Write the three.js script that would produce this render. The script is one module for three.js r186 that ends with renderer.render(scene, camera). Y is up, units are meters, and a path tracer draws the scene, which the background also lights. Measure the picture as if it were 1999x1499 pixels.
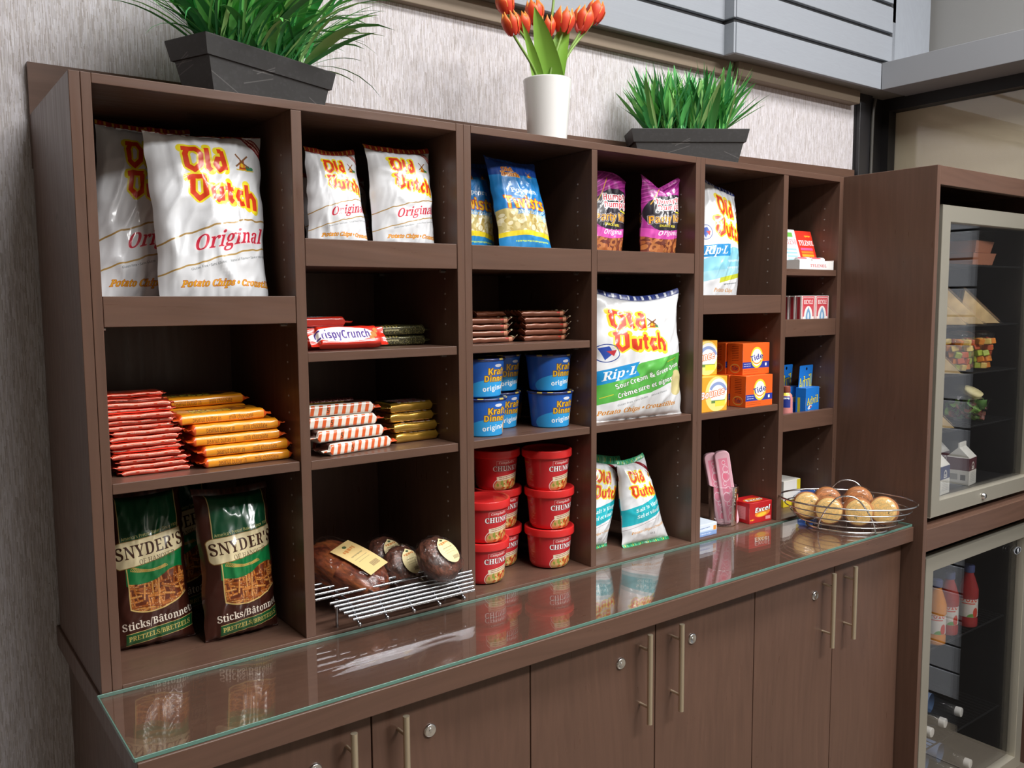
import * as THREE from 'three';
import { RoundedBoxGeometry } from 'three/addons/geometries/RoundedBoxGeometry.js';
import { mergeGeometries } from 'three/addons/utils/BufferGeometryUtils.js';
import { RectAreaLightUniformsLib } from 'three/addons/lights/RectAreaLightUniformsLib.js';
import { createNoise2D, createNoise3D } from 'simplex-noise';

// ---------- camera, exposure, light ----------
const scene = new THREE.Scene();
const renderer = new THREE.WebGLRenderer({ antialias: true });
renderer.toneMapping = THREE.LinearToneMapping;
renderer.toneMappingExposure = 1.1;
renderer.shadowMap.enabled = true;
RectAreaLightUniformsLib.init();
const Y0 = 1.02;                                    // height of the cubby floor above the room floor
const FOCAL = 1681.09;
const camera = new THREE.PerspectiveCamera(2 * Math.atan(749.5 / FOCAL) * 180 / Math.PI, 1999 / 1499, 0.05, 60);
camera.position.set(-0.300824, Y0 + 0.637989, 1.510756);
camera.rotation.set(-0.09590659, -0.63797088, -0.0067393, 'YXZ');
camera.updateMatrixWorld(true);
const CEILING = 3.8;
// recessed ceiling troffers: [x, z, width along x, depth along z, radiance]
const TROFFERS = [[0.8, 1.25, 1.2, 0.6, 15], [2.2, 1.25, 1.2, 0.6, 24], [0.8, 3.1, 1.2, 0.6, 26], [2.2, 3.1, 1.2, 0.6, 58]];
const LIGHT_COLOR = new THREE.Color(1.0, 0.988, 0.975);

// ---------- helpers ----------
let seedState = 7;
function rnd() { seedState = (seedState + 0x6d2b79f5) | 0; let t = Math.imul(seedState ^ (seedState >>> 15), 1 | seedState); t = (t + Math.imul(t ^ (t >>> 7), 61 | t)) ^ t; return ((t ^ (t >>> 14)) >>> 0) / 4294967296; }
const rr = (a, b) => a + (b - a) * rnd();
const reseed = (s) => { seedState = s * 7919 + 13; };
function prng(s) { let q = s * 2654435761 | 0; return () => { q = (q + 0x6d2b79f5) | 0; let t = Math.imul(q ^ (q >>> 15), 1 | q); t = (t + Math.imul(t ^ (t >>> 7), 61 | t)) ^ t; return ((t ^ (t >>> 14)) >>> 0) / 4294967296; }; }
const noise2 = createNoise2D(prng(11)), noise3 = createNoise3D(prng(12));
const V = (x, y, z) => new THREE.Vector3(x, y, z);
const PI = Math.PI, clamp = (x, a, b) => Math.min(b, Math.max(a, x)), lerp = (a, b, t) => a + (b - a) * t, sstep = (a, b, x) => { const t = clamp((x - a) / (b - a), 0, 1); return t * t * (3 - 2 * t); };
// a pixel of the photograph on a plane z = c, y = c or x = c (y counted from the cubby floor)
function at(u, v, plane) {
  const d = V((u - 999.5) / FOCAL, -(v - 749.5) / FOCAL, -1).applyQuaternion(camera.quaternion), o = camera.position;
  const t = plane.z !== undefined ? (plane.z - o.z) / d.z : plane.y !== undefined ? (Y0 + plane.y - o.y) / d.y : (plane.x - o.x) / d.x;
  return V(o.x + d.x * t, o.y + d.y * t, o.z + d.z * t);
}
const atZ = (u, v, z) => at(u, v, { z }), atY = (u, v, y) => at(u, v, { y }), atX = (u, v, x) => at(u, v, { x });
const taken = {};
function numbered(n) { const k = taken[n] = (taken[n] ?? -1) + 1; return k ? n + '_' + String(k).padStart(3, '0') : n; }
function thing(name, label, category, p = [0, 0, 0], o = {}) {
  const g = new THREE.Group(); g.name = numbered(name); g.position.set(...p); g.rotation.y = o.turn ?? 0;
  g.userData = { label, category }; if (o.group) g.userData.group = o.group; scene.add(g); return g;
}
function structure(name, label, category) { const g = new THREE.Group(); g.name = name; g.userData = { label, category, kind: 'structure' }; scene.add(g); return g; }
function part(parent, name, geo, mat, label) {
  const m = new THREE.Mesh(geo, mat); m.name = name; m.castShadow = m.receiveShadow = true; if (label) m.userData.label = label; parent.add(m); return m;
}
function copy(src, label, p, turn, group) {
  const c = src.clone(true); c.name = numbered(src.name.replace(/_\d{3}$/, '')); c.userData = { ...src.userData, label }; if (group) c.userData.group = group;
  c.position.set(...p); if (turn !== undefined) c.rotation.y = turn; scene.add(c); return c;
}
const merge = (list) => mergeGeometries(list.map((g) => { const q = g.index ? g.toNonIndexed() : g; for (const k of Object.keys(q.attributes)) if (!['position', 'normal', 'uv'].includes(k)) q.deleteAttribute(k); return q; }));
function worldUV(g, grain = 'y', s = 1, ox = 0, oy = 0) {            // uv in metres, v along the grain
  const P = g.attributes.position, N = g.attributes.normal, uv = new Float32Array(P.count * 2);
  for (let i = 0; i < P.count; i++) {
    const n = [Math.abs(N.getX(i)), Math.abs(N.getY(i)), Math.abs(N.getZ(i))], p = { x: P.getX(i), y: P.getY(i), z: P.getZ(i) };
    const a = n[0] >= n[1] && n[0] >= n[2] ? ['z', 'y'] : n[1] >= n[2] ? ['x', 'z'] : ['x', 'y'];
    let [h, v] = a; if (h === grain) [h, v] = [v, h];
    uv[2 * i] = (p[h] + ox) * s; uv[2 * i + 1] = (p[v] + oy) * s;
  }
  g.setAttribute('uv', new THREE.BufferAttribute(uv, 2)); return g;
}
const rb = (w, h, d, x = 0, y = 0, z = 0, r = 0.0012) => { const g = new RoundedBoxGeometry(w, h, d, 1, Math.min(r, w / 2.01, h / 2.01, d / 2.01)); g.translate(x, y, z); return g; };
const box = (w, h, d, x = 0, y = 0, z = 0) => { const g = new THREE.BoxGeometry(w, h, d); g.translate(x, y, z); return g; };
const span = (x0, x1, y0, y1, z0, z1, r) => rb(x1 - x0, y1 - y0, z1 - z0, (x0 + x1) / 2, (y0 + y1) / 2, (z0 + z1) / 2, r);
const cyl = (r0, r1, h, x = 0, y = 0, z = 0, n = 24) => { const g = new THREE.CylinderGeometry(r0, r1, h, n); g.translate(x, y, z); return g; };
function rod(a, b, r, n = 8) { const d = b.clone().sub(a), g = new THREE.CylinderGeometry(r, r, d.length(), n); g.applyQuaternion(new THREE.Quaternion().setFromUnitVectors(V(0, 1, 0), d.normalize())); g.translate((a.x + b.x) / 2, (a.y + b.y) / 2, (a.z + b.z) / 2); return g; }
const tube = (pts, r, seg = 32, n = 8, closed = false) => new THREE.TubeGeometry(new THREE.CatmullRomCurve3(pts, closed), seg, r, n, closed);
const lathe = (pts, n = 48) => new THREE.LatheGeometry(pts.map((q) => new THREE.Vector2(q[0], q[1])), n);
function tex(w, h, draw, o = {}) {
  const c = document.createElement('canvas'); c.width = w; c.height = h; const x = c.getContext('2d'); x.textBaseline = 'middle'; x.textAlign = 'center'; x.lineJoin = 'round'; draw(x, w, h);
  const t = new THREE.CanvasTexture(c); if (!o.data) t.colorSpace = THREE.SRGBColorSpace; t.wrapS = t.wrapT = o.clamp ? THREE.ClampToEdgeWrapping : THREE.RepeatWrapping; t.magFilter = THREE.LinearFilter; t.anisotropy = 8; if (o.repeat) t.repeat.set(...o.repeat); return t;
}
function dataTex(n, m, f, o = {}) {                                  // f(x, y) in 0..1 tiles -> [r, g, b] in 0..255
  const d = new Uint8Array(n * m * 4);
  for (let y = 0; y < m; y++) for (let x = 0; x < n; x++) { const c = f(x / n, y / m), i = (y * n + x) * 4; d[i] = clamp(c[0], 0, 255); d[i + 1] = clamp(c[1], 0, 255); d[i + 2] = clamp(c[2], 0, 255); d[i + 3] = 255; }
  const t = new THREE.DataTexture(d, n, m); t.wrapS = t.wrapT = THREE.RepeatWrapping; t.magFilter = THREE.LinearFilter; if (!o.data) t.colorSpace = THREE.SRGBColorSpace; if (o.repeat) t.repeat.set(...o.repeat); t.needsUpdate = true; return t;
}
const tn = (x, y, fx, fy, s = 0) => {                                // tiling noise over the unit square
  const a = 2 * PI * x, b = 2 * PI * y; return noise3(Math.cos(a) * fx / 6.283 + s, Math.sin(a) * fx / 6.283 + 3.1 * Math.cos(b) * fy / 6.283, Math.sin(b) * fy / 6.283 - s);
};
const std = (color, roughness, metalness = 0, extra = {}) => new THREE.MeshStandardMaterial({ color, roughness, metalness, ...extra });
const phys = (o) => new THREE.MeshPhysicalMaterial(o);
const mapped = (map, roughness = 0.5, extra = {}) => phys({ map, roughness, ...extra });

// ---------- shared materials ----------
const hash = (x, y) => { const s = Math.sin(x * 127.1 + y * 311.7) * 43758.5453; return s - Math.floor(s); };
const woodTex = dataTex(512, 512, (x, y) => {
  const g = 0.5 * tn(x, y, 60, 2.2, 1) + 0.35 * tn(x, y, 150, 5, 5) + 0.3 * tn(x, y, 8, 1.2, 9) + 0.1 * (hash(Math.floor(x * 512), Math.floor(y * 128)) - 0.5);
  const k = 1 + 0.07 * g; return [97 * k, 72 * k, 60 * k];
});
const woodRough = dataTex(256, 256, (x, y) => { const k = 118 + 22 * tn(x, y, 70, 3, 2) + 10 * tn(x, y, 6, 6, 4); return [k, k, k]; }, { data: true });
const WOOD = phys({ map: woodTex, roughness: 0.74, roughnessMap: woodRough, specularIntensity: 0.75 });
const wallStrands = (bump) => tex(1024, 1024, (x, w, h) => {
  const r = prng(5); x.fillStyle = bump ? '#808080' : '#c9c4c7'; x.fillRect(0, 0, w, h);
  const tones = [[210, 206, 211], [217, 214, 219], [181, 173, 172], [164, 155, 151], [204, 197, 196], [191, 186, 188], [223, 220, 225]];
  for (let i = 0; i < 15000; i++) {
    const c = tones[Math.floor(r() * tones.length)], px = r() * w, py = r() * h, len = 18 + r() * 70, lw = 1.2 + r() * 3, g = Math.floor(60 + r() * 140);
    x.fillStyle = bump ? `rgba(${g},${g},${g},.8)` : `rgba(${c[0]},${c[1]},${c[2]},.75)`;
    for (const oy of [0, -h]) x.fillRect(px, py + oy, lw, len);
  }
}, { data: bump });
const wallTex = wallStrands(false), wallBump = wallStrands(true);
const WALLPAPER = std(0xffffff, 0.68, 0, { map: wallTex, bumpMap: wallBump, bumpScale: 0.0006 });
const PLASTER = std(0x958e84, 0.9), CEILING_MAT = std(0xcfccc6, 0.95);
const greyTex = dataTex(256, 256, (x, y) => { const k = 1 + 0.012 * tn(x, y, 14, 14, 3) + 0.012 * (hash(Math.floor(x * 256), Math.floor(y * 256)) - 0.5); return [152 * k, 157 * k, 165 * k]; });
const GREY_BOARD = std(0xffffff, 0.55, 0, { map: greyTex }), GREY_DARK = std(0x46474a, 0.7);
const TAN = std(0x827362, 0.7), BLACK_FRAME = std(0x1b191a, 0.5), BLACK = std(0x0b0b0c, 0.45), BLIND = std(0xd6cbb0, 0.75);
const steelBump = dataTex(256, 256, (x, y) => { const k = 128 + 60 * (hash(Math.floor(x * 256), 3) - 0.5) + 20 * tn(x, y, 60, 1, 2); return [k, k, k]; }, { data: true });
const STEEL = phys({ color: 0xb3ad9e, metalness: 0.6, roughness: 0.42 }), NICKEL = phys({ color: 0xd6c7ad, metalness: 0.8, roughness: 0.34 }), CHROME = phys({ color: 0xececec, metalness: 1, roughness: 0.16 });
const PANE = phys({ color: 0xffffff, transmission: 1, roughness: 0.0, thickness: 0, ior: 1.5 });
const FILM = phys({ color: 0xffffff, transmission: 1, roughness: 0.12, thickness: 0, ior: 1.38 });
const WHITE_PLASTIC = phys({ color: 0xeeeeec, roughness: 0.3, clearcoat: 0.3 });

// ---------- room shell ----------
const WALL_Z = -0.409, CORNER_X = 2.75, RIGHT_X = 2.95;
{
  const f = structure('floor', 'beige tiled floor of the shop', 'floor');
  const tileMats = [0x6d655a, 0x736a5e, 0x676056].map((c) => std(c, 0.35));
  part(f, 'floor_slab', box(8.4, 0.1, 6.6, 0.1, -0.056, 2.4), std(0x6a6358, 0.8));
  const tg = rb(0.594, 0.012, 0.594, 0, 0, 0, 0.002);
  for (let i = 0; i < 14; i++) for (let j = 0; j < 10; j++) { const m = part(f, 'tile', tg, tileMats[(i * 7 + j * 5) % 3]); m.position.set(-3.6 + 0.6 * i, -0.006, -0.1 + 0.6 * j); }
  const c = structure('ceiling', 'white ceiling with recessed light panels', 'ceiling');
  // slab with real openings for the troffers
  const xs = [...new Set([-4.1, 4.3, ...TROFFERS.flatMap((t) => [t[0] - t[2] / 2, t[0] + t[2] / 2])])].sort((a, b) => a - b), zs = [...new Set([-0.9, 5.7, ...TROFFERS.flatMap((t) => [t[1] - t[3] / 2, t[1] + t[3] / 2])])].sort((a, b) => a - b), cells = [];
  for (let i = 0; i + 1 < xs.length; i++) for (let j = 0; j + 1 < zs.length; j++) { const mx = (xs[i] + xs[i + 1]) / 2, mz = (zs[j] + zs[j + 1]) / 2; if (!TROFFERS.some((t) => Math.abs(mx - t[0]) < t[2] / 2 && Math.abs(mz - t[1]) < t[3] / 2)) cells.push(box(xs[i + 1] - xs[i], 0.1, zs[j + 1] - zs[j], mx, CEILING + 0.05, mz)); }
  part(c, 'ceiling_slab', merge(cells), CEILING_MAT);
  part(c, 'roof_deck', box(8.4, 0.1, 6.6, 0.1, CEILING + 0.3, 2.4), CEILING_MAT);
  const w = structure('wall_back', 'pale grey wallpaper wall with fine vertical threads behind the shelves', 'wall');
  part(w, 'wallpaper', worldUV(box(CORNER_X + 4, CEILING, 0.1, (CORNER_X - 4) / 2, CEILING / 2, WALL_Z - 0.05), 'y', 2.1), WALLPAPER);
  part(w, 'corner_post', box(RIGHT_X - CORNER_X + 0.25, CEILING, 0.1, (CORNER_X + RIGHT_X + 0.25) / 2, CEILING / 2, WALL_Z - 0.045), BLACK_FRAME, 'dark corner post');
  part(w, 'post_cover', rb(0.085, CEILING, 0.02, CORNER_X + 0.05, CEILING / 2, WALL_Z + 0.012, 0.004), std(0x2a292b, 0.4));
  const cord = [V(2.845, Y0 + 1.40, WALL_Z + 0.03), V(2.835, Y0 + 1.36, WALL_Z + 0.03), V(2.832, Y0 + 1.15, WALL_Z + 0.028), V(2.83, Y0 + 0.8, WALL_Z + 0.028)];
  part(w, 'cable', tube(cord, 0.006, 40), std(0x55534f, 0.35), 'black cable running down the corner post');
  const l = structure('wall_left', 'plain light wall', 'wall'); part(l, 'plaster', box(0.1, CEILING, 6.6, -4.05, CEILING / 2, 2.4), PLASTER);
  const fr = structure('wall_front', 'plain light wall opposite the shelves', 'wall'); part(fr, 'plaster', box(8.4, CEILING, 0.1, 0.1, CEILING / 2, 5.65), PLASTER);
  // right side: window bay beside the tall cabinet, then a slat-clad pier
  const r = structure('wall_right', 'grey wall beside the fridges with slat cladding', 'wall');
  part(r, 'upper_wall', box(0.1, CEILING - (Y0 + 1.42), 6.2, 3.2, (CEILING + Y0 + 1.42) / 2, 2.68), std(0x8d8c8a, 0.7));
  part(r, 'pier', box(0.1, CEILING, 5.1, RIGHT_X + 0.1, CEILING / 2, 0.52 + 2.55), GREY_DARK);
  const sg = rb(0.02, 0.098, 1.43, 0, 0, 0, 0.002);
  for (let i = 0; i < 22; i++) part(r, 'slat', sg, GREY_BOARD).position.set(RIGHT_X + 0.04, 0.16 + i * 0.106, 1.235);
  part(r, 'pier_wall', box(0.03, CEILING, 3.75, RIGHT_X + 0.04, CEILING / 2, 1.955 + 1.87), PLASTER);
  part(r, 'dark_panel', box(0.05, Y0 + 1.42, 0.26, RIGHT_X + 0.02, (Y0 + 1.42) / 2, 0.39), BLACK_FRAME);
  const win = structure('window_1', 'dark framed window with a beige blind above the fridge cabinet', 'window');
  const zA = WALL_Z, zB = 0.26, yT = Y0 + 1.365;
  part(win, 'frame', merge([box(0.05, Y0 + 1.42 - yT + 0.02, zB - zA, RIGHT_X + 0.01, (Y0 + 1.44 + yT) / 2, (zA + zB) / 2), box(0.05, yT, 0.035, RIGHT_X + 0.01, yT / 2, zA + 0.0175), box(0.05, yT, 0.04, RIGHT_X + 0.01, yT / 2, zB - 0.02), box(0.05, 0.9, zB - zA, RIGHT_X + 0.01, 0.45, (zA + zB) / 2)]), BLACK_FRAME);
  part(win, 'pane', box(0.006, yT - 0.9, zB - zA, RIGHT_X + 0.015, (yT + 0.9) / 2, (zA + zB) / 2), PANE);
  part(win, 'blind', box(0.012, yT - 0.88, zB - zA, RIGHT_X + 0.05, (yT + 0.88) / 2, (zA + zB) / 2), BLIND);
  // bulkhead with horizontal boards, stepping forward towards the corner
  const b = structure('trim_1', 'grey bulkhead clad in wide horizontal boards above the shelves', 'bulkhead');
  const yb = Y0 + 1.411, JX = 1.936, ZL = -0.352, ZR = -0.31, H = 0.088, PITCH = 0.1055;
  part(b, 'backing', merge([box(JX + 4, CEILING - yb - 0.004, ZL - 0.012 - WALL_Z, (JX - 4) / 2, (CEILING + yb + 0.004) / 2, (ZL - 0.012 + WALL_Z) / 2), box(2.86 - JX + 0.01, CEILING - yb - 0.004, ZR - 0.012 - WALL_Z, (2.86 + JX + 0.01) / 2, (CEILING + yb + 0.004) / 2, (ZR - 0.012 + WALL_Z) / 2)]), std(0x3a3b3e, 0.7));
  for (let k = 0; k < 13; k++) {
    const y0 = yb + k * PITCH + (k ? 0.003 : 0), y1 = Math.min(CEILING, yb + k * PITCH + H + 0.006), xe = k ? 2.832 : 2.765;
    part(b, 'board', span(-4, JX, y0, y1, ZL - 0.014, ZL, 0.002), GREY_BOARD);
    part(b, 'board', span(JX, xe, y0, y1, ZR - 0.014, ZR, 0.002), GREY_BOARD);
    part(b, 'return_board', span(JX - 0.008, JX + 0.006, y0, y1, ZL - 0.002, ZR - 0.004, 0.002), GREY_BOARD);
  }
  part(b, 'corner_board', span(2.848, 3.12, yb + 0.1, CEILING, -0.34, -0.322, 0.002), GREY_BOARD);
  part(b, 'soffit', box(2.95 - JX, 0.006, ZR - WALL_Z - 0.004, (2.95 + JX) / 2, yb + 0.004, (ZR + WALL_Z) / 2 - 0.004), std(0x77756f, 0.7));
  part(b, 'soffit', box(JX + 4, 0.006, ZL - WALL_Z - 0.004, (JX - 4) / 2, yb + 0.004, (ZL + WALL_Z) / 2 - 0.004), std(0x77756f, 0.7));
  const bm = structure('trim_2', 'grey beam running forward over the window', 'beam');
  part(bm, 'beam', span(2.765, 3.16, yb - 0.002, yb + 0.096, -0.31, 2.5, 0.002), std(0x8a8c90, 0.6));
  const t = structure('trim_3', 'tan moulding strip under the bulkhead', 'moulding');
  part(t, 'moulding', span(-4, JX + 0.085, yb - 0.046, yb + 0.002, WALL_Z - 0.01, WALL_Z + 0.022, 0.003), TAN);
  part(t, 'moulding', span(JX + 0.085, CORNER_X - 0.025, yb - 0.046, yb + 0.002, WALL_Z - 0.01, WALL_Z + 0.041, 0.003), TAN);
  const le = structure('trim_4', 'dark wood ledge strip along the wall above the shelf unit', 'ledge');
  part(le, 'ledge_board', worldUV((() => { const q = new THREE.Shape([[-0.0325, 0.9], [2.74, 0.9], [2.74, 1.126], [1, 1.1], [-0.0325, 1.098]].map((c) => new THREE.Vector2(...c))), g = new THREE.ExtrudeGeometry(q, { depth: 0.016, bevelEnabled: false }); g.translate(0, Y0, WALL_Z); return g; })(), 'x'), WOOD);
}
// ceiling lights
TROFFERS.forEach(([x, z, w, d, e], i) => {
  const L = thing('ceiling_light', 'recessed rectangular ceiling light panel', 'ceiling light', [x, CEILING, z], { group: 'ceiling light panels' });
  part(L, 'housing', merge([box(w + 0.02, 0.02, d + 0.02, 0, 0.19, 0), box(0.01, 0.2, d, -w / 2 - 0.005, 0.1, 0), box(0.01, 0.2, d, w / 2 + 0.005, 0.1, 0), box(w, 0.2, 0.01, 0, 0.1, -d / 2 - 0.005), box(w, 0.2, 0.01, 0, 0.1, d / 2 + 0.005)]), std(0xe8e8e6, 0.6));
  part(L, 'diffuser', box(w - 0.01, 0.006, d - 0.01, 0, 0.03, 0), std(0xffffff, 0.6, 0, { emissive: LIGHT_COLOR.clone(), emissiveIntensity: 2.2 }));
  const a = new THREE.RectAreaLight(LIGHT_COLOR, e, w - 0.03, d - 0.03); a.position.set(0, 0.022, 0); a.rotation.x = -PI / 2; L.add(a);
});

// ---------- shelf units, worktop, base cabinets ----------
const DEPTH = -0.372;
const COLS = [[0, 0.3277], [0.348, 0.6812], [0.7174, 1.0525], [1.07, 1.4063], [1.4414, 1.7709], [1.792, 2.041]];
const PIN = phys({ color: 0xb9b4b0, metalness: 0.9, roughness: 0.35 });
const pinGeo = (() => { const g = new THREE.CylinderGeometry(0.0035, 0.0035, 0.012, 8); g.rotateZ(PI / 2); return g; })();
const holeGeo = (() => { const g = new THREE.CylinderGeometry(0.0022, 0.0022, 0.0012, 6); g.rotateZ(PI / 2); return g; })();
function shelfUnit(label, xs, div, xe, levels) {                    // levels per column: [kind, y0, y1]
  const u = thing('shelf_unit', label, 'shelf unit', [(xs + xe) / 2, Y0, 0], { group: undefined }), cx = (xs + xe) / 2;
  const w = (x0, x1, y0, y1, z0, z1, grain, name, r) => { const g = span(x0 - cx, x1 - cx, y0, y1, z0, z1, r); return part(u, name, worldUV(g, grain, 1, x0 * 3.7, y0 * 2.3), WOOD); };
  w(xs, div[0][0], -0.012, 1, WALL_Z + 0.018, 0, 'y', 'side_panel'); w(div[1][1], xe, -0.012, 1, WALL_Z + 0.018, 0, 'y', 'side_panel');
  w(div[0][1], div[1][0], 0, 0.984, DEPTH, -0.0005, 'y', 'divider');
  w(div[0][0], div[1][1], 0.984, 1, WALL_Z + 0.018, 0, 'x', 'top_panel');
  w(div[0][0], div[1][1], -0.012, 0, WALL_Z + 0.018, 0, 'x', 'bottom_panel');
  w(div[0][0], div[1][1], 0, 0.984, WALL_Z + 0.018, DEPTH, 'y', 'back_panel');
  const holes = [];
  div.forEach(([x0, x1], c) => {
    for (const [kind, y0, y1] of levels[c]) {
      if (kind === 'lip') { w(x0 + 0.0006, x1 - 0.0006, y0, y1, -0.018, -0.001, 'x', 'shelf_lip'); w(x0 + 0.001, x1 - 0.001, y0, y0 + 0.018, DEPTH, -0.018, 'x', 'shelf'); }
      else w(x0 + 0.001, x1 - 0.001, y0, y1, DEPTH, -0.004, 'x', 'shelf');
      for (const s of [x0 + 0.006, x1 - 0.006]) for (const z of [-0.05, -0.32]) part(u, 'shelf_pin', pinGeo, PIN).position.set(s - cx, y0 - 0.0035, z);
    }
    for (let y = 0.11; y < 0.94; y += 0.032) if (!levels[c].some(([k, a, b]) => y > a - 0.012 && y < b + 0.02)) { const g = holeGeo.clone(); g.translate(x1 - cx - 0.0003, y, -0.05); holes.push(g); }
  });
  part(u, 'shelf_pin_hole', merge(holes), std(0x9a8f88, 0.5)).userData.kind = 'stuff';
  return u;
}
const A = ['lip', 0.705, 0.756], B = ['lip', 0.60, 0.65];
shelfUnit('dark brown open shelf unit with the large white chip bags and pretzel bags', -0.0156, [COLS[0], COLS[1]], 0.6993, [[B, ['s', 0.324, 0.342]], [A, ['s', 0.527, 0.545], ['s', 0.322, 0.34]]]);
shelfUnit('dark brown open shelf unit holding the red soup bowls and blue cups', 0.6993, [COLS[2], COLS[3]], 1.4238, [[A, ['s', 0.528, 0.545], ['s', 0.323, 0.34]], [A, ['s', 0.323, 0.341]]]);
shelfUnit('dark brown open shelf unit with detergent boxes beside the tall cabinet', 1.4238, [COLS[4], COLS[5]], 2.0597, [[B, ['s', 0.321, 0.339]], [['s', 0.706, 0.7245], ['lip', 0.53, 0.58], ['lip', 0.256, 0.306]]]);
{
  const f = thing('filler_panel', 'narrow dark brown end panel closing the end of the shelves', 'end panel', [-0.024, Y0 - 0.012, 0]);
  part(f, 'panel', worldUV(span(-0.0085, 0.0082, 0, 1.012, WALL_Z + 0.018, -0.0008), 'y'), WOOD);
  const wt = thing('worktop', 'long dark brown wooden worktop under the glass sheet', 'worktop', [1.01, Y0 - 0.055, 0]);
  part(wt, 'slab', worldUV(span(-0.037 - 1.01, 2.0585 - 1.01, 0, 0.0425, WALL_Z, 0.2555, 0.002), 'x'), WOOD);
  const gl = thing('glass_top', 'clear glass sheet with green edges lying on the worktop', 'glass sheet', [1.01, Y0 - 0.0122, 0.127]);
  const gx0 = -0.0395 - 1.01, gx1 = 2.057 - 1.01, gz0 = 0.003 - 0.127, gz1 = 0.2505 - 0.127, gh = 0.0065;
  part(gl, 'sheet', box(gx1 - gx0 - 0.003, gh - 0.001, gz1 - gz0 - 0.003, (gx0 + gx1) / 2, gh / 2, (gz0 + gz1) / 2), phys({ color: 0xffffff, transmission: 1, roughness: 0.012, thickness: 0, ior: 1.52 }));
  const EDGE = phys({ color: 0x709c8e, roughness: 0.25, transmission: 0.35, thickness: 0, clearcoat: 0.5 });
  part(gl, 'edge', rb(gx1 - gx0, gh, 0.0022, (gx0 + gx1) / 2, gh / 2, gz1, 0.0008), EDGE, 'green front edge'); part(gl, 'edge', rb(gx1 - gx0, gh, 0.0022, (gx0 + gx1) / 2, gh / 2, gz0, 0.0008), EDGE);
  part(gl, 'edge', rb(0.0022, gh, gz1 - gz0, gx0, gh / 2, (gz0 + gz1) / 2, 0.0008), EDGE); part(gl, 'edge', rb(0.0022, gh, gz1 - gz0, gx1, gh / 2, (gz0 + gz1) / 2, 0.0008), EDGE);
}
{
  const E = [0.003, 0.349, 0.696, 1.046, 1.391, 1.725, 2.058], yTop = Y0 - 0.0665, yBot = 0.1, zD = 0.22;
  const LOCKS = [0.2435, 0.465, 0.9398, 1.164, 1.638, 1.83];
  const desc = ['beneath the pretzel bags', 'beneath the soup bowls', 'beside the tall fridge cabinet'];
  const barG = merge([cyl(0.006, 0.006, 0.2, 0, 0, 0, 20)]), postG = (() => { const g = cyl(0.0032, 0.0032, 0.031, 0, 0, 0, 12); g.rotateX(PI / 2); return g; })();
  const rim = (() => { const g = lathe([[0, 0.004], [0.0075, 0.004], [0.0092, 0.0052], [0.0115, 0.0045], [0.0128, 0.0015], [0.0128, 0]], 28); g.rotateX(PI / 2); return g; })();
  const key = merge([box(0.0016, 0.009, 0.0012, 0, 0, 0.0044), (() => { const g = cyl(0.003, 0.003, 0.0012, 0, 0, 0, 12); g.rotateX(PI / 2); g.translate(0, 0, 0.0042); return g; })()]);
  for (let k = 0; k < 3; k++) {
    const x0 = k ? E[2 * k] : -0.018, x1 = k === 2 ? 2.0585 : E[2 * k + 2], cx = (x0 + x1) / 2;
    const c = thing('base_cabinet', 'two door dark brown base cabinet ' + desc[k], 'cabinet', [cx, 0, 0]);
    part(c, 'carcass', worldUV(merge([span(x0 - cx, x1 - cx, yBot, Y0 - 0.055, WALL_Z, zD - 0.019), span(x0 - cx, x1 - cx, 0, yBot, WALL_Z, zD - 0.07)]), 'y'), WOOD);
    for (let s = 0; s < 2; s++) {
      const a = E[2 * k + s] + (k || s ? 0.0012 : -0.021), b = E[2 * k + s + 1] - 0.0012, m = (a + b) / 2;
      const d = part(c, 'door', worldUV(rb(b - a, yTop - yBot, 0.0175, 0, 0, 0, 0.0015), 'y', 1, m * 5.1), WOOD); d.position.set(m - cx, (yTop + yBot) / 2, zD - 0.0085);
      const mid = E[2 * k + 1] + (s ? 0.0515 : -0.0475), hy = Y0 - 0.176 - (yTop + yBot) / 2;
      const h = part(d, 'handle', merge([barG.clone().translate(0, hy, 0.039), postG.clone().translate(0, hy + 0.064, 0.0235), postG.clone().translate(0, hy - 0.064, 0.0235)]), NICKEL, 'brushed nickel bar handle'); h.position.x = mid - m;
      const lo = LOCKS[2 * k + s]; if (lo && !(k === 2 && s)) { const q = part(d, 'lock', merge([rim.clone(), key.clone()]), CHROME, 'round chrome lock'); q.position.set(lo - m, Y0 - 0.134 - (yTop + yBot) / 2, 0.0085); }
    }
  }
}
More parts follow.
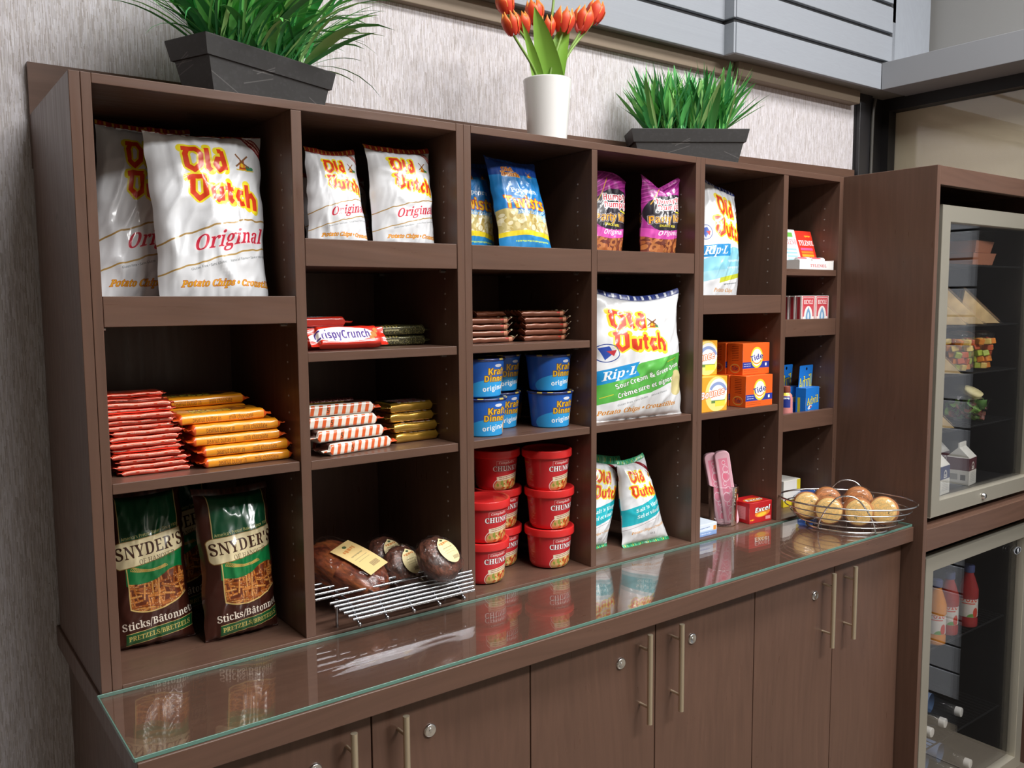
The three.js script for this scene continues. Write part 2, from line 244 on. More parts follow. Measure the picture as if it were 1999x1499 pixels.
// ---------- tall cabinet with two glass-door fridges ----------
{
  const TX = 2.0602, TZ = 0.2826, TE = 2.93, cx = 2.5;
  const c = thing('fridge_cabinet', 'tall dark brown cabinet housing two glass door fridges', 'cabinet', [cx, 0, 0]);
  const w = (x0, x1, y0, y1, z0, z1, g, n) => part(c, n, worldUV(span(x0 - cx, x1 - cx, y0, y1, z0, z1, 0.0015), g), WOOD);
  w(TX, TX + 0.019, 0, Y0 + 1.0009, WALL_Z + 0.018, TZ, 'y', 'side_panel'); w(TE - 0.019, TE, 0, Y0 + 1.0009, WALL_Z + 0.018, TZ, 'y', 'side_panel');
  w(TX + 0.019, TE - 0.019, Y0 + 0.983, Y0 + 1.0009, WALL_Z + 0.018, TZ - 0.02, 'x', 'top_panel');
  w(TX + 0.019, TE - 0.019, Y0 + 0.949, Y0 + 1.0007, TZ - 0.02, TZ - 0.0006, 'x', 'top_rail');
  w(TX + 0.019, TE - 0.019, Y0 - 0.085, Y0 - 0.0196, TZ - 0.02, TZ - 0.0006, 'x', 'middle_rail');
  w(TX + 0.019, TE - 0.019, Y0 - 0.04, Y0 - 0.0196, WALL_Z + 0.018, TZ - 0.02, 'x', 'middle_shelf');
  w(TX + 0.019, TE - 0.019, 0, Y0 + 0.983, WALL_Z + 0.018, WALL_Z + 0.03, 'y', 'back_panel');
}
function fridge(label, x0, x1, y0, y1, fw, lockX, shelves, badge) {
  const cx = (x0 + x1) / 2, f = thing('display_fridge', label, 'fridge', [cx, Y0 + y0, 0]), zf = 0.262, zi = 0.232, h = y1 - y0, X0 = x0 - cx, X1 = x1 - cx;
  part(f, 'body', merge([box(X1 - X0 - 0.01, 0.03, 0.58, 0, 0.022, -0.06), box(X1 - X0 - 0.01, 0.03, 0.58, 0, h - 0.022, -0.06), box(0.03, h - 0.01, 0.58, X0 + 0.022, h / 2, -0.06), box(0.03, h - 0.01, 0.58, X1 - 0.022, h / 2, -0.06), box(X1 - X0 - 0.01, h - 0.01, 0.02, 0, h / 2, -0.345)]), std(0x141517, 0.4), 'black cabinet body');
  const mi = (pts) => { const s = new THREE.Shape(pts.map((p) => new THREE.Vector2(...p))); const g = new THREE.ExtrudeGeometry(s, { depth: zf - zi - 0.004, bevelEnabled: true, bevelSize: 0.0012, bevelThickness: 0.0012, bevelSegments: 1 }); g.translate(0, 0, zi + 0.002); return g; };
  const d = part(f, 'door_frame', merge([mi([[X0, 0], [X1, 0], [X1 - fw, fw], [X0 + fw, fw]]), mi([[X0, h], [X0 + fw, h - fw], [X1 - fw, h - fw], [X1, h]]), mi([[X0, 0], [X0 + fw, fw], [X0 + fw, h - fw], [X0, h]]), mi([[X1, 0], [X1, h], [X1 - fw, h - fw], [X1 - fw, fw]])]), STEEL, 'brushed steel door frame');
  const p = part(f, 'pane', box(X1 - X0 - 2 * fw + 0.006, h - 2 * fw + 0.006, 0.004, 0, h / 2, 0.25), PANE, 'clear glass door pane');
  part(f, 'pane', box(X1 - X0 - 2 * fw + 0.006, h - 2 * fw + 0.006, 0.004, 0, h / 2, 0.238), PANE, 'inner glass door pane');
  if (lockX) { const g = lathe([[0, 0.008], [0.006, 0.008], [0.0085, 0.006], [0.0105, 0.001], [0.0105, 0]], 24); g.rotateX(PI / 2); part(f, 'lock', g, CHROME, 'round chrome lock').position.set(lockX - cx, fw * 0.48, zf + 0.001); }
  for (const y of shelves) {
    const g = []; for (let i = 0; i <= 26; i++) g.push(rod(V(lerp(X0 + 0.05, X1 - 0.05, i / 26), 0, -0.3), V(lerp(X0 + 0.05, X1 - 0.05, i / 26), 0, 0.2), 0.0016, 5));
    for (const z of [-0.3, -0.05, 0.2]) g.push(rod(V(X0 + 0.04, -0.003, z), V(X1 - 0.04, -0.003, z), 0.003, 6));
    part(f, 'wire_shelf', merge(g), std(0x2a2c2e, 0.4, 0.6)).position.y = y - y0 - 0.0016;
  }
  if (badge) part(f, 'badge', (() => { const g = new THREE.CylinderGeometry(0.02, 0.02, 0.002, 32); g.rotateX(PI / 2); g.scale(1.35, 0.62, 1); return g; })(), mapped(tex(256, 128, (x, w, hh) => { x.fillStyle = '#15161a'; x.fillRect(0, 0, w, hh); x.strokeStyle = '#b9bcc2'; x.lineWidth = 8; x.beginPath(); x.ellipse(w / 2, hh / 2, w / 2 - 12, hh / 2 - 10, 0, 0, 7); x.stroke(); blur(x, w / 2, hh / 2, 150, 40, '#c9ccd2'); }), 0.4), 'oval maker badge').position.set(badge[0] - cx, badge[1] - y0, 0.2535);
  return f;
}
const FR1 = [0.235, 0.405, 0.555, 0.742];
fridge('upper glass door fridge with sandwiches, fruit cups and milk cartons', 2.14, 2.82, 0.001, 0.9, 0.045, 2.4542, FR1);
fridge('lower glass door fridge with juice and water bottles', 2.125, 2.82, -0.985, -0.12, 0.042, 0, [-0.775, -0.45], [2.735, -0.205]);

// ---------- printed artwork ----------
const LETTERS = {
  O: [0.95, [[0.3, 0.04, 0.62, 0.06, 0.86, 0.3, 0.8, 0.74, 0.48, 0.97, 0.2, 0.78, 0.16, 0.3, 0.3, 0.04], [0.04, 0.02, 0.5, 0.05]]],
  l: [0.42, [[0.2, 0.0, 0.2, 0.86, 0.32, 0.97]]],
  d: [0.72, [[0.52, 0.05, 0.56, 0.95], [0.52, 0.45, 0.26, 0.45, 0.14, 0.7, 0.3, 0.95, 0.54, 0.84], [0.3, 0.1, 0.52, 0.08]]],
  D: [1.02, [[0.02, 0.1, 0.3, 0.03, 0.86, 0.08], [0.28, 0.05, 0.2, 0.7, 0.48, 0.98, 0.8, 0.8, 0.8, 0.1]]],
  u: [0.72, [[0.14, 0.38, 0.18, 0.84, 0.36, 0.95, 0.58, 0.8], [0.56, 0.38, 0.6, 0.98]]],
  t: [0.58, [[0.28, 0.12, 0.28, 0.84, 0.44, 0.95], [0.04, 0.38, 0.52, 0.38]]],
  c: [0.58, [[0.5, 0.44, 0.28, 0.4, 0.13, 0.66, 0.28, 0.95, 0.52, 0.88]]],
  h: [0.74, [[0.16, 0.0, 0.16, 1.0], [0.16, 0.52, 0.44, 0.42, 0.58, 0.6, 0.55, 1.08]]],
};
function gothic(x, word, px, py, s, fill, halo, slope = 0, sx = 0.84) {
  for (const [col, lw] of [[halo, 0.37], [fill, 0.2]]) {
    x.strokeStyle = col; x.lineWidth = s * lw; x.lineJoin = col === halo ? 'round' : 'miter'; x.lineCap = col === halo ? 'round' : 'butt'; let cx = px;
    for (const ch of word) { const [w, strokes] = LETTERS[ch]; for (const p of strokes) { x.beginPath(); for (let i = 0; i < p.length; i += 2) { const X = cx + p[i] * s * sx, Y = py + p[i + 1] * s + (cx - px) * slope; i ? x.lineTo(X, Y) : x.moveTo(X, Y); } x.stroke(); } cx += w * s * sx; }
  }
}
function windmill(x, px, py, s) {
  x.save(); x.translate(px, py); x.fillStyle = '#2f8a5a'; for (const [a, b, r] of [[0.55, 0.62, 0.24], [0.85, 0.7, 0.2], [0.3, 0.8, 0.16]]) { x.beginPath(); x.arc(a * s, b * s, r * s, 0, 7); x.fill(); }
  x.fillStyle = '#d9c24a'; x.fillRect(-0.7 * s, 0.84 * s, 1.8 * s, 0.1 * s);
  x.fillStyle = '#e8941f'; x.beginPath(); x.moveTo(-0.2 * s, 0); x.lineTo(0.2 * s, 0); x.lineTo(0.42 * s, 0.85 * s); x.lineTo(-0.4 * s, 0.85 * s); x.fill();
  x.fillStyle = '#f6d23c'; x.fillRect(-0.12 * s, 0.2 * s, 0.22 * s, 0.4 * s); x.fillStyle = '#b5401f'; x.fillRect(-0.25 * s, -0.1 * s, 0.5 * s, 0.2 * s); x.fillRect(-0.34 * s, 0.6 * s, 0.7 * s, 0.16 * s);
  x.strokeStyle = '#8c5a34'; x.lineWidth = 0.16 * s; for (const a of [0.8, 2.37, 3.94, 5.5]) { x.beginPath(); x.moveTo(0, 0); x.lineTo(Math.cos(a) * 0.95 * s, Math.sin(a) * 0.85 * s); x.stroke(); }
  x.restore();
}
function word(x, s, px, py, size, fill, o = {}) {                   // outlined, slanted or rotated text
  x.save(); x.translate(px, py); x.rotate(o.rot ?? 0); x.transform(o.sx ?? 1, 0, o.skew ?? 0, o.sy ?? 1, 0, 0); x.font = `${o.style ?? 'bold'} ${size}px ${o.font ?? 'sans-serif'}`; x.textAlign = o.align ?? 'center';
  if (o.line2) { x.strokeStyle = o.line2; x.lineWidth = o.lw2; x.strokeText(s, 0, 0); } if (o.line) { x.strokeStyle = o.line; x.lineWidth = o.lw; x.strokeText(s, 0, 0); }
  x.fillStyle = fill; x.fillText(s, 0, 0); x.restore();
}
function wavy(x, y0, y1, w, col, lw, amp = 4, bow = 0) { x.strokeStyle = col; x.lineWidth = lw; x.beginPath(); for (let i = 0; i <= 40; i++) { const t = i / 40, Y = lerp(y0, y1, t) + amp * Math.sin(t * 23) * 0.5 + amp * Math.sin(t * 51) * 0.3 - bow * Math.sin(t * PI); i ? x.lineTo(t * w, Y) : x.moveTo(0, Y); } x.stroke(); }
const band = (x, pts, col) => { x.fillStyle = col; x.beginPath(); pts.forEach((p, i) => (i ? x.lineTo(...p) : x.moveTo(...p))); x.fill(); };
const speck = (x, r, n, w, y0, y1, cols, smin, smax) => { for (let i = 0; i < n; i++) { x.fillStyle = cols[Math.floor(r() * cols.length)]; x.beginPath(); x.ellipse(r() * w, lerp(y0, y1, r()), lerp(smin, smax, r()), lerp(smin, smax, r()) * 0.8, r() * 3, 0, 7); x.fill(); } };
const small = (x, s, px, py, size, col, rot = 0, align = 'center') => word(x, s, px, py, size, col, { rot, align, style: 'normal' });
// unreadable small print: broken strokes without letters
function blur(x, px, py, w, h, col, rot = 0) { x.save(); x.translate(px, py); x.rotate(rot); x.fillStyle = col; let a = -w / 2; for (let i = 0; a < w / 2; i++) { const q = Math.min(w / 2 - a, h * (0.5 + 0.45 * ((i * 7) % 5) / 4)); x.fillRect(a, -h / 2 + h * 0.2 * ((i * 3) % 3) / 2, q, h * (0.6 + 0.2 * ((i * 5) % 3) / 2)); a += q + h * 0.22; } x.restore(); }
const RED = '#e03f1c', YEL = '#f7e22c';
function ribbonCorner(x, w, col) { x.save(); x.translate(w - 62, 60); x.rotate(0.78); x.fillStyle = col; x.fillRect(-130, -26, 260, 52); blur(x, 0, -10, 170, 14, '#f3d9c8'); blur(x, 0, 11, 150, 13, '#f3d9c8'); x.restore(); }
const PRINT = {
  original: tex(768, 1088, (x, w, h) => {
    x.fillStyle = '#e8eaee'; x.fillRect(0, 0, w, h);
    gothic(x, 'Old', 200, 118, 168, RED, YEL); gothic(x, 'Dutch', 212, 322, 160, RED, YEL, 0.1); windmill(x, 612, 190, 74); ribbonCorner(x, w, '#8e1f25');
    wavy(x, 760, 585, w, '#b08c4e', 11, 7, 20); wavy(x, 955, 770, w, '#b9944f', 10, 6, 4);
    word(x, 'Original', 470, 735, 128, '#cf2440', { rot: -0.15, skew: -0.22, style: 'italic bold', font: 'serif', sx: 0.98, line: '#f6dfe2', lw: 8 });
    small(x, '\u2713 Gluten Free \u2022 Sans Gluten   \u2713 Natural Flavour \u2022 Saveur naturelle', 470, 878, 21, '#4b5255', -0.19);
    word(x, 'Potato Chips \u2022 Croustilles', 478, 1018, 56, '#f2b41c', { rot: -0.012, skew: -0.1, style: 'italic bold', font: 'serif', line: '#c9541f', lw: 5 });
  }),
  ripl: tex(640, 1000, (x, w, h) => {
    x.fillStyle = '#eaecf0'; x.fillRect(0, 0, w, h); gothic(x, 'Old', 190, 120, 160, RED, YEL); gothic(x, 'Dutch', 150, 322, 156, RED, YEL, 0.02); windmill(x, 560, 200, 62);
    x.strokeStyle = '#3a4f9c'; x.lineWidth = 6; x.beginPath(); x.arc(60, 470, 62, 0, 7); x.stroke(); band(x, [[22, 440], [70, 425], [98, 462], [60, 520]], '#3a5cb8'); band(x, [[62, 462], [104, 456], [96, 498]], '#d23a44');
    band(x, [[0, 720], [420, 560], [w, 555], [w, 770], [0, 900]], '#8fd4ea'); band(x, [[0, 815], [w, 735], [w, 780], [0, 905]], '#a7dcec');
    band(x, [[0, 590], [360, 545], [352, 655], [0, 690]], '#1b8ed0'); word(x, 'Rip\u00b7L', 175, 618, 98, '#ffffff', { rot: -0.1, skew: -0.2, style: 'italic bold', font: 'serif' });
    blur(x, 440, 690, 230, 26, '#d3eef8', -0.14); blur(x, 440, 752, 230, 26, '#d3eef8', -0.14);
    band(x, [[250, 855], [w, 775], [w, 815], [250, 900]], '#cfd63a'); blur(x, 420, 900, 220, 14, '#7b8286', -0.12);
    word(x, 'Potato Chips', 330, 960, 44, '#d08a2a', { style: 'italic bold', font: 'serif' });
  }),
  riplGreen: tex(768, 1120, (x, w, h) => {
    x.fillStyle = '#ebedf0'; x.fillRect(0, 0, w, h); gothic(x, 'Old', 100, 165, 165, RED, YEL); gothic(x, 'Dutch', 112, 365, 160, RED, YEL, 0.0, 0.78); windmill(x, 445, 262, 62);
    x.strokeStyle = '#2f4796'; x.lineWidth = 7; x.beginPath(); x.arc(70, 545, 76, 0, 7); x.stroke(); band(x, [[20, 500], [86, 486], [110, 548], [56, 605]], '#3454b4'); band(x, [[66, 530], [128, 520], [112, 572]], '#d33a46');
    band(x, [[0, 800], [330, 640], [w, 545], [w, 760], [420, 905], [0, 985]], '#5cb94d'); band(x, [[0, 700], [315, 628], [290, 690], [318, 750], [0, 818]], '#1f97da'); word(x, 'Rip\u00b7L', 160, 722, 98, '#ffffff', { rot: -0.2, skew: -0.2, style: 'italic bold', font: 'serif' });
    word(x, 'Sour Cream & Green Onion', 425, 748, 58, '#ffffff', { rot: -0.3, style: 'bold', sx: 0.82, line: '#3c6a34', lw: 4 }); word(x, 'Cr\u00e8me sure et oignon vert', 440, 838, 58, '#ffffff', { rot: -0.27, style: 'bold', sx: 0.82, line: '#3c6a34', lw: 6 });
    x.strokeStyle = '#e2d23c'; x.lineWidth = 6; x.beginPath(); x.moveTo(30, 925); x.lineTo(120, 900); x.moveTo(560, 640); x.lineTo(680, 600); x.stroke();
    x.fillStyle = '#dccf95'; x.beginPath(); x.ellipse(690, 830, 82, 118, 0.1, 0, 7); x.fill(); x.strokeStyle = '#c9b977'; x.lineWidth = 5; for (let i = -2; i < 3; i++) { x.beginPath(); x.arc(690 + i * 26, 830, 96, -0.6, 0.6); x.stroke(); }
    small(x, '\u2713 Gluten Free \u2022 Sans Gluten  \u2713 Natural Flavour', 360, 950, 22, '#61676b', -0.24); word(x, 'Potato Chips \u2022 Croustilles', 350, 1035, 52, '#d9882a', { rot: -0.06, style: 'italic bold', font: 'serif', line: '#f3d9b0', lw: 3 });
  }),
  saltVinegar: tex(512, 880, (x, w, h) => {
    x.fillStyle = '#ebedf0'; x.fillRect(0, 0, w, h); gothic(x, 'Old', 105, 95, 122, RED, YEL, 0.05); gothic(x, 'Dutch', 92, 258, 118, RED, YEL, 0.03); windmill(x, 430, 150, 50);
    band(x, [[w - 210, 0], [w - 150, 0], [w, 130], [w, 190]], '#8b1f2d');
    band(x, [[0, 510], [180, 470], [w, 375], [w, 560], [230, 650], [0, 690]], '#20b6c4'); word(x, "Salt 'n Vinegar", 300, 492, 52, '#f4ffff', { rot: -0.2, style: 'italic bold', font: 'serif' }); word(x, 'Sel et vinaigre', 300, 564, 52, '#f4ffff', { rot: -0.19, style: 'italic bold', font: 'serif' });
    x.strokeStyle = '#7b5c63'; x.lineWidth = 3; x.beginPath(); x.moveTo(0, 730); x.lineTo(w, 600); x.stroke(); word(x, 'Potato Chips \u2022 Croustilles', 290, 742, 36, '#dd9326', { rot: -0.12, style: 'italic bold', font: 'serif' }); small(x, '66 g', 310, 800, 30, '#3c4044', -0.1);
  }),
  twists: tex(640, 1000, (x, w, h) => {
    const r = prng(31); x.fillStyle = '#1c7cc2'; x.fillRect(0, 0, w, h); band(x, [[0, 0], [w, 0], [w, 160], [0, 200]], '#123f8e');
    x.fillStyle = '#c9b878'; x.beginPath(); x.moveTo(0, 610); x.bezierCurveTo(120, 540, 300, 660, w, 640); x.lineTo(w, 870); x.lineTo(0, 870); x.fill(); speck(x, r, 90, w, 610, 850, ['#e7dcae', '#f1e8c4', '#c8b067', '#ddcd92', '#b79d55'], 14, 42);
    x.fillStyle = '#2b8fd2'; x.fillRect(0, 860, w, 140); x.fillStyle = '#f3d92a'; x.beginPath(); x.moveTo(0, 850); x.quadraticCurveTo(320, 800, w, 868); x.lineTo(w, 915); x.quadraticCurveTo(320, 860, 0, 900); x.fill();
    word(x, 'Old', 190, 120, 70, '#8f2c18', { font: 'serif', line: '#e8a72c', lw: 8 }); word(x, 'Dutch', 215, 182, 70, '#8f2c18', { font: 'serif', line: '#e8a72c', lw: 12 }); windmill(x, 460, 150, 46);
    word(x, 'Popcorn', 330, 372, 76, '#eef3f4', { font: 'serif' }); word(x, 'Twists', 322, 515, 190, '#f7c51f', { skew: 0.05, sx: 0.86, line: '#c5421f', lw: 18 });
    word(x, 'Ma\u00efs \u00c9clat\u00e9', 350, 622, 56, '#cfe6f6', { style: 'italic bold', font: 'serif', rot: -0.03, line: '#2b78b8', lw: 6 });
    x.save(); x.translate(560, 640); x.rotate(-0.6); x.fillStyle = '#a6cdea'; for (let i = 0; i < 4; i++) for (let j = 0; j < 3; j++) x.fillRect(-70 + i * 44, -60 + j * 40, 36, 31); x.restore();
    blur(x, 350, 948, 420, 22, '#c9ec7a');
  }),
  party: tex(512, 900, (x, w, h) => {
    const r = prng(41); x.fillStyle = '#a9308f'; x.fillRect(0, 0, w, h); for (let i = 0; i < 26; i++) { x.strokeStyle = ['#7d1f6c', '#d04fb8', '#8c2580'][i % 3]; x.lineWidth = 4 + r() * 6; x.beginPath(); x.moveTo(-40, 330 - i * 16); x.lineTo(w, 90 - i * 22); x.stroke(); }
    x.fillStyle = '#201a26'; x.beginPath(); x.ellipse(300, 420, 300, 250, -0.15, 0, 7); x.fill(); x.strokeStyle = '#e5b13c'; x.lineWidth = 9; x.beginPath(); x.moveTo(60, 330); x.lineTo(190, 60); x.stroke();
    x.fillStyle = '#7a3a2a'; x.fillRect(0, 690, w, 210); speck(x, r, 60, w, 690, 890, ['#b5673a', '#c67a45', '#8d4a2a', '#6d2f22'], 16, 40); x.strokeStyle = '#8a4426'; x.lineWidth = 26; for (const [a, b] of [[300, 790], [120, 840], [450, 850]]) { x.beginPath(); x.arc(a, b, 34, 0, 7); x.strokeStyle = '#c47a44'; x.stroke(); }
    x.fillStyle = '#d94fb2'; x.beginPath(); x.moveTo(0, 600); x.quadraticCurveTo(260, 700, w, 590); x.lineTo(w, 690); x.quadraticCurveTo(260, 800, 0, 700); x.fill();
    word(x, 'Humpty', 290, 262, 100, '#c8243c', { rot: -0.12, line: '#ffffff', lw: 18, sx: 0.95 }); word(x, 'Dumpty', 300, 350, 96, '#c8243c', { rot: -0.12, line: '#ffffff', lw: 18, sx: 0.95 });
    word(x, 'Party Mix', 270, 500, 122, '#f2a92c', { rot: -0.08, line: '#3a2440', lw: 16, sx: 0.85, line2: '#f4e9d8', lw2: 22 }); word(x, 'SNACK MIX', 250, 592, 40, '#eddc3a', { rot: 0.02 }); x.fillStyle = '#eddc3a'; x.fillRect(360, 408, 130, 16);
    word(x, 'Original', 280, 672, 74, '#f7e6f2', { rot: -0.04, style: 'italic bold' });
  }),
  pretzel: tex(640, 1024, (x, w, h) => {
    const r = prng(51); x.fillStyle = '#3f1d15'; x.fillRect(0, 0, w, h);
    x.fillStyle = '#0f4a2e'; x.fillRect(90, 0, 490, 330); x.fillStyle = '#12793f'; x.beginPath(); x.moveTo(120, 430); x.lineTo(600, 400); x.lineTo(590, 560); x.quadraticCurveTo(300, 640, 120, 600); x.fill();
    x.strokeStyle = '#cdb377'; x.lineWidth = 7; x.strokeRect(92, -20, 488, 330);
    // picture of pretzel sticks
    x.save(); x.beginPath(); x.moveTo(130, 585); x.quadraticCurveTo(300, 620, 430, 545); x.quadraticCurveTo(520, 500, 596, 530); x.lineTo(604, 700); x.quadraticCurveTo(340, 830, 150, 760); x.closePath(); x.clip(); x.fillStyle = '#6a2f18'; x.fillRect(0, 480, w, 360);
    for (let i = 0; i < 130; i++) { const a = r() < 0.6 ? rrAngle(r) : 1.2 + r() * 0.7, px = 110 + r() * 520, py = 500 + r() * 320, L = 70 + r() * 90; x.save(); x.translate(px, py); x.rotate(a); x.fillStyle = ['#b86a2c', '#c97d38', '#a0531f', '#d49148'][i % 4]; x.fillRect(-L / 2, -8, L, 16); x.fillStyle = 'rgba(70,25,8,.55)'; x.fillRect(-L / 2, 5, L, 4); x.fillStyle = '#f1e2c4'; for (let k = 0; k < 4; k++) x.fillRect(-L / 2 + r() * L, -6 + r() * 8, 4, 4); x.restore(); } x.restore();
    x.strokeStyle = '#d9bb74'; x.lineWidth = 9; x.beginPath(); x.moveTo(126, 450); x.lineTo(148, 760); x.quadraticCurveTo(340, 835, 606, 700); x.stroke();
    small(x, "America's Pretzel Bakery Since 1909", 345, 262, 30, '#d9c77e', -0.11);
    x.fillStyle = '#e8d9ae'; x.strokeStyle = '#8d6a33'; x.lineWidth = 5; x.beginPath(); x.moveTo(40, 345); x.quadraticCurveTo(46, 318, 90, 310); x.lineTo(600, 258); x.lineTo(610, 400); x.quadraticCurveTo(420, 440, 300, 462); x.lineTo(80, 490); x.quadraticCurveTo(48, 480, 46, 450); x.closePath(); x.fill(); x.stroke();
    word(x, "SNYDER'S", 332, 362, 118, '#402318', { rot: -0.1, font: 'serif', sx: 0.94 }); word(x, 'OF HANOVER', 380, 436, 46, '#5a4632', { rot: -0.1, font: 'serif', style: 'normal' });
    x.strokeStyle = '#c3a052'; x.lineWidth = 5; for (let i = 0; i < 22; i++) { const px = 170 + i * 13, py = 492 + 22 * Math.sin(i / 22 * PI); x.beginPath(); x.ellipse(px, py, 16, 6, -0.7 + 0.05 * i, 0, 7); x.stroke(); }
    word(x, 'Sticks/B\u00e2tonnets', 372, 850, 70, '#efe6d6', { rot: -0.1, font: 'serif' }); x.fillStyle = '#1c5a30'; x.beginPath(); x.moveTo(110, 925); x.lineTo(w, 866); x.lineTo(w, 946); x.lineTo(110, 1004); x.fill(); x.strokeStyle = '#d9bb74'; x.lineWidth = 4; x.stroke(); word(x, 'PRETZELS/BRETZELS', 372, 935, 46, '#d8c06a', { rot: -0.1, font: 'serif' });
  }),
};
function rrAngle(r) { return -0.25 + r() * 0.5; }
const check = (a, b, c) => tex(256, 32, (x, w, h) => { x.fillStyle = a; x.fillRect(0, 0, w, h); x.fillStyle = b; for (let i = 0; i < 16; i += 2) x.fillRect(i * 16, 4, 9, h - 8); x.fillStyle = c; for (let i = 1; i < 16; i += 4) x.fillRect(i * 16, 8, 6, h - 14); });
const SEAL = { red: check('#a62c1f', '#e3b04a', '#d9402c'), blue: check('#22347c', '#dfe4ee', '#3b55a8'), green: check('#1f8a5c', '#4fb37f', '#e0d94a'), navy: check('#12408c', '#1b56a6', '#0f3478'), magenta: check('#c246a8', '#a42c8c', '#d96ac2'), brown: check('#3a1b13', '#4a241a', '#2c140e'), white: check('#e4e4e4', '#d6d6d8', '#eeeeee') };
for (const k of Object.keys(SEAL)) SEAL[k] = mapped(SEAL[k], 0.42, { clearcoat: 0.4, clearcoatRoughness: 0.25 });
const foil = (map, rough = 0.34) => mapped(map, rough, { clearcoat: 0.7, clearcoatRoughness: 0.12 });

// ---------- pillow bags ----------
// corners [x, y, z] in scene metres: bottom left, bottom right, top right, top left
function bag(name, label, category, c, o) {
  const [bl, br, tr, tl] = c.map((p) => (p.isVector3 ? p.clone() : V(...p))), base = bl.clone().add(br).multiplyScalar(0.5), seed = o.seed ?? 1, nx = 44, ny = 60, dep = o.depth ?? 0.07, hid = o.hide ?? 0;
  const g = thing(name, label, category, base.toArray(), { group: o.group });
  for (const p of [bl, br, tr, tl]) p.sub(base);
  const n = br.clone().sub(bl).cross(tl.clone().sub(bl)).normalize(), W = br.distanceTo(bl), H = tl.distanceTo(bl), wr = (o.wrinkle ?? 1) * Math.min(W, H);
  const UP = tl.clone().sub(bl).normalize();
  const point = (s, t, side) => {                                   // s, t in 0..1
    const u = 2 * s - 1, f = Math.pow(Math.max(0, Math.sin(PI * clamp(t, 0.0, 1))), o.puff ?? 0.5), tight = Math.pow(Math.max(0, 1 - Math.pow(Math.abs(u), 2.6)), 0.75);
    const edge = 1 - 0.05 * f + 0.032 * noise2(t * 4.5 + seed * 7, seed * 3 + (u > 0 ? 5 : 0)) * Math.pow(Math.abs(u), 3), ss = 0.5 + 0.5 * u * edge;
    const p = bl.clone().lerp(br, ss).lerp(tl.clone().lerp(tr, ss), t); p.addScaledVector(UP, -(o.dip ?? 0.006) * (o.vee ? 1 - Math.abs(u) : 1 - u * u) * Math.pow(t, 5));
    const pleat = (Math.exp(-t / 0.13) + Math.exp(-(1 - t) / 0.13)) * (noise2(u * 4.2 + seed, seed * 5 + side) * 0.028 + noise2(u * 9 + seed, seed) * 0.012);
    const r1 = 1 - Math.abs(noise2(u * 1.3 + seed * 3.1 + t * 1.1, t * 1.7 - u * 0.8 + seed * side)), r2 = 1 - Math.abs(noise2(u * 2.6 - t * 2 + seed, t * 3.4 + seed * 2.3)), r3 = 1 - Math.abs(noise2(u * 4.2 + t * 5 + seed * 1.7, t * 6 - u * 3));
    const crease = 0.03 * (Math.pow(r1, 3) - 0.4) + 0.014 * (Math.pow(r2, 4) - 0.3) + 0.004 * (Math.pow(r3, 5) - 0.2) + 0.034 * noise2(u * 0.9 + seed * 9, t * 1.5 + seed * 4);
    const th = 0.5 * dep * tight * f + wr * (crease * Math.min(1, tight * 1.3) * Math.min(1, f * 1.2) + pleat * tight * 0.8);
    return p.addScaledVector(n, side * Math.max(th, -0.2 * dep) + (o.bow ?? 0) * Math.sin(PI * t));
  };
  const pos = [], uv = [], idx = [];
  for (const side of [1, -1]) {
    const off = pos.length / 3;
    for (let j = 0; j <= ny; j++) for (let i = 0; i <= nx; i++) { const p = point(i / nx, j / ny, side); pos.push(p.x, p.y, p.z); uv.push(side > 0 ? i / nx : 1 - i / nx, clamp((j / ny - hid) / (1 - hid), 0.004, 1)); }
    for (let j = 0; j < ny; j++) for (let i = 0; i < nx; i++) { const a = off + j * (nx + 1) + i, b = a + 1, d = a + nx + 1, e = d + 1; side > 0 ? idx.push(a, b, e, a, e, d) : idx.push(a, e, b, a, d, e); }
  }
  const geo = new THREE.BufferGeometry(); geo.setAttribute('position', new THREE.Float32BufferAttribute(pos, 3)); geo.setAttribute('uv', new THREE.Float32BufferAttribute(uv, 2)); geo.setIndex(idx); geo.computeVertexNormals();
  part(g, 'bag_film', geo, o.mat);
  const strip = (t0, dir, hgt, back, uvx) => {                       // crimped seal beyond the pillow
    const P = [], U = [], I = [], m = 40;
    for (const side of [1, -1]) { const off = P.length / 3; for (let j = 0; j < 3; j++) for (let i = 0; i <= m; i++) { const s = i / m, q = point(s, t0, 1).add(point(s, t0, -1)).multiplyScalar(0.5), k = j / 2; q.addScaledVector(tl.clone().sub(bl).normalize(), dir * hgt * k); q.addScaledVector(n, side * 0.0007 - back * k * k + 0.0025 * Math.sin(s * 9 + seed) * k + 0.0006 * Math.sin(s * 150) * k); P.push(q.x, q.y, q.z); U.push(s * uvx, k); }
      for (let j = 0; j < 2; j++) for (let i = 0; i < m; i++) { const a = off + j * (m + 1) + i, b = a + 1, d = a + m + 1, e = d + 1; (side > 0) === (dir > 0) ? I.push(a, b, e, a, e, d) : I.push(a, e, b, a, d, e); } }
    const q = new THREE.BufferGeometry(); q.setAttribute('position', new THREE.Float32BufferAttribute(P, 3)); q.setAttribute('uv', new THREE.Float32BufferAttribute(U, 2)); q.setIndex(I); q.computeVertexNormals(); return q;
  };
  if (o.seal) part(g, 'top_seal', strip(1, 1, o.sealH ?? 0.012, o.sealBack ?? 0.006, 1.5), SEAL[o.seal]);
  if (o.bottom) part(g, 'bottom_seal', strip(0, -1, 0.008, o.bottomBack ?? -0.006, 1.5), SEAL[o.bottom]);
  return g;
}

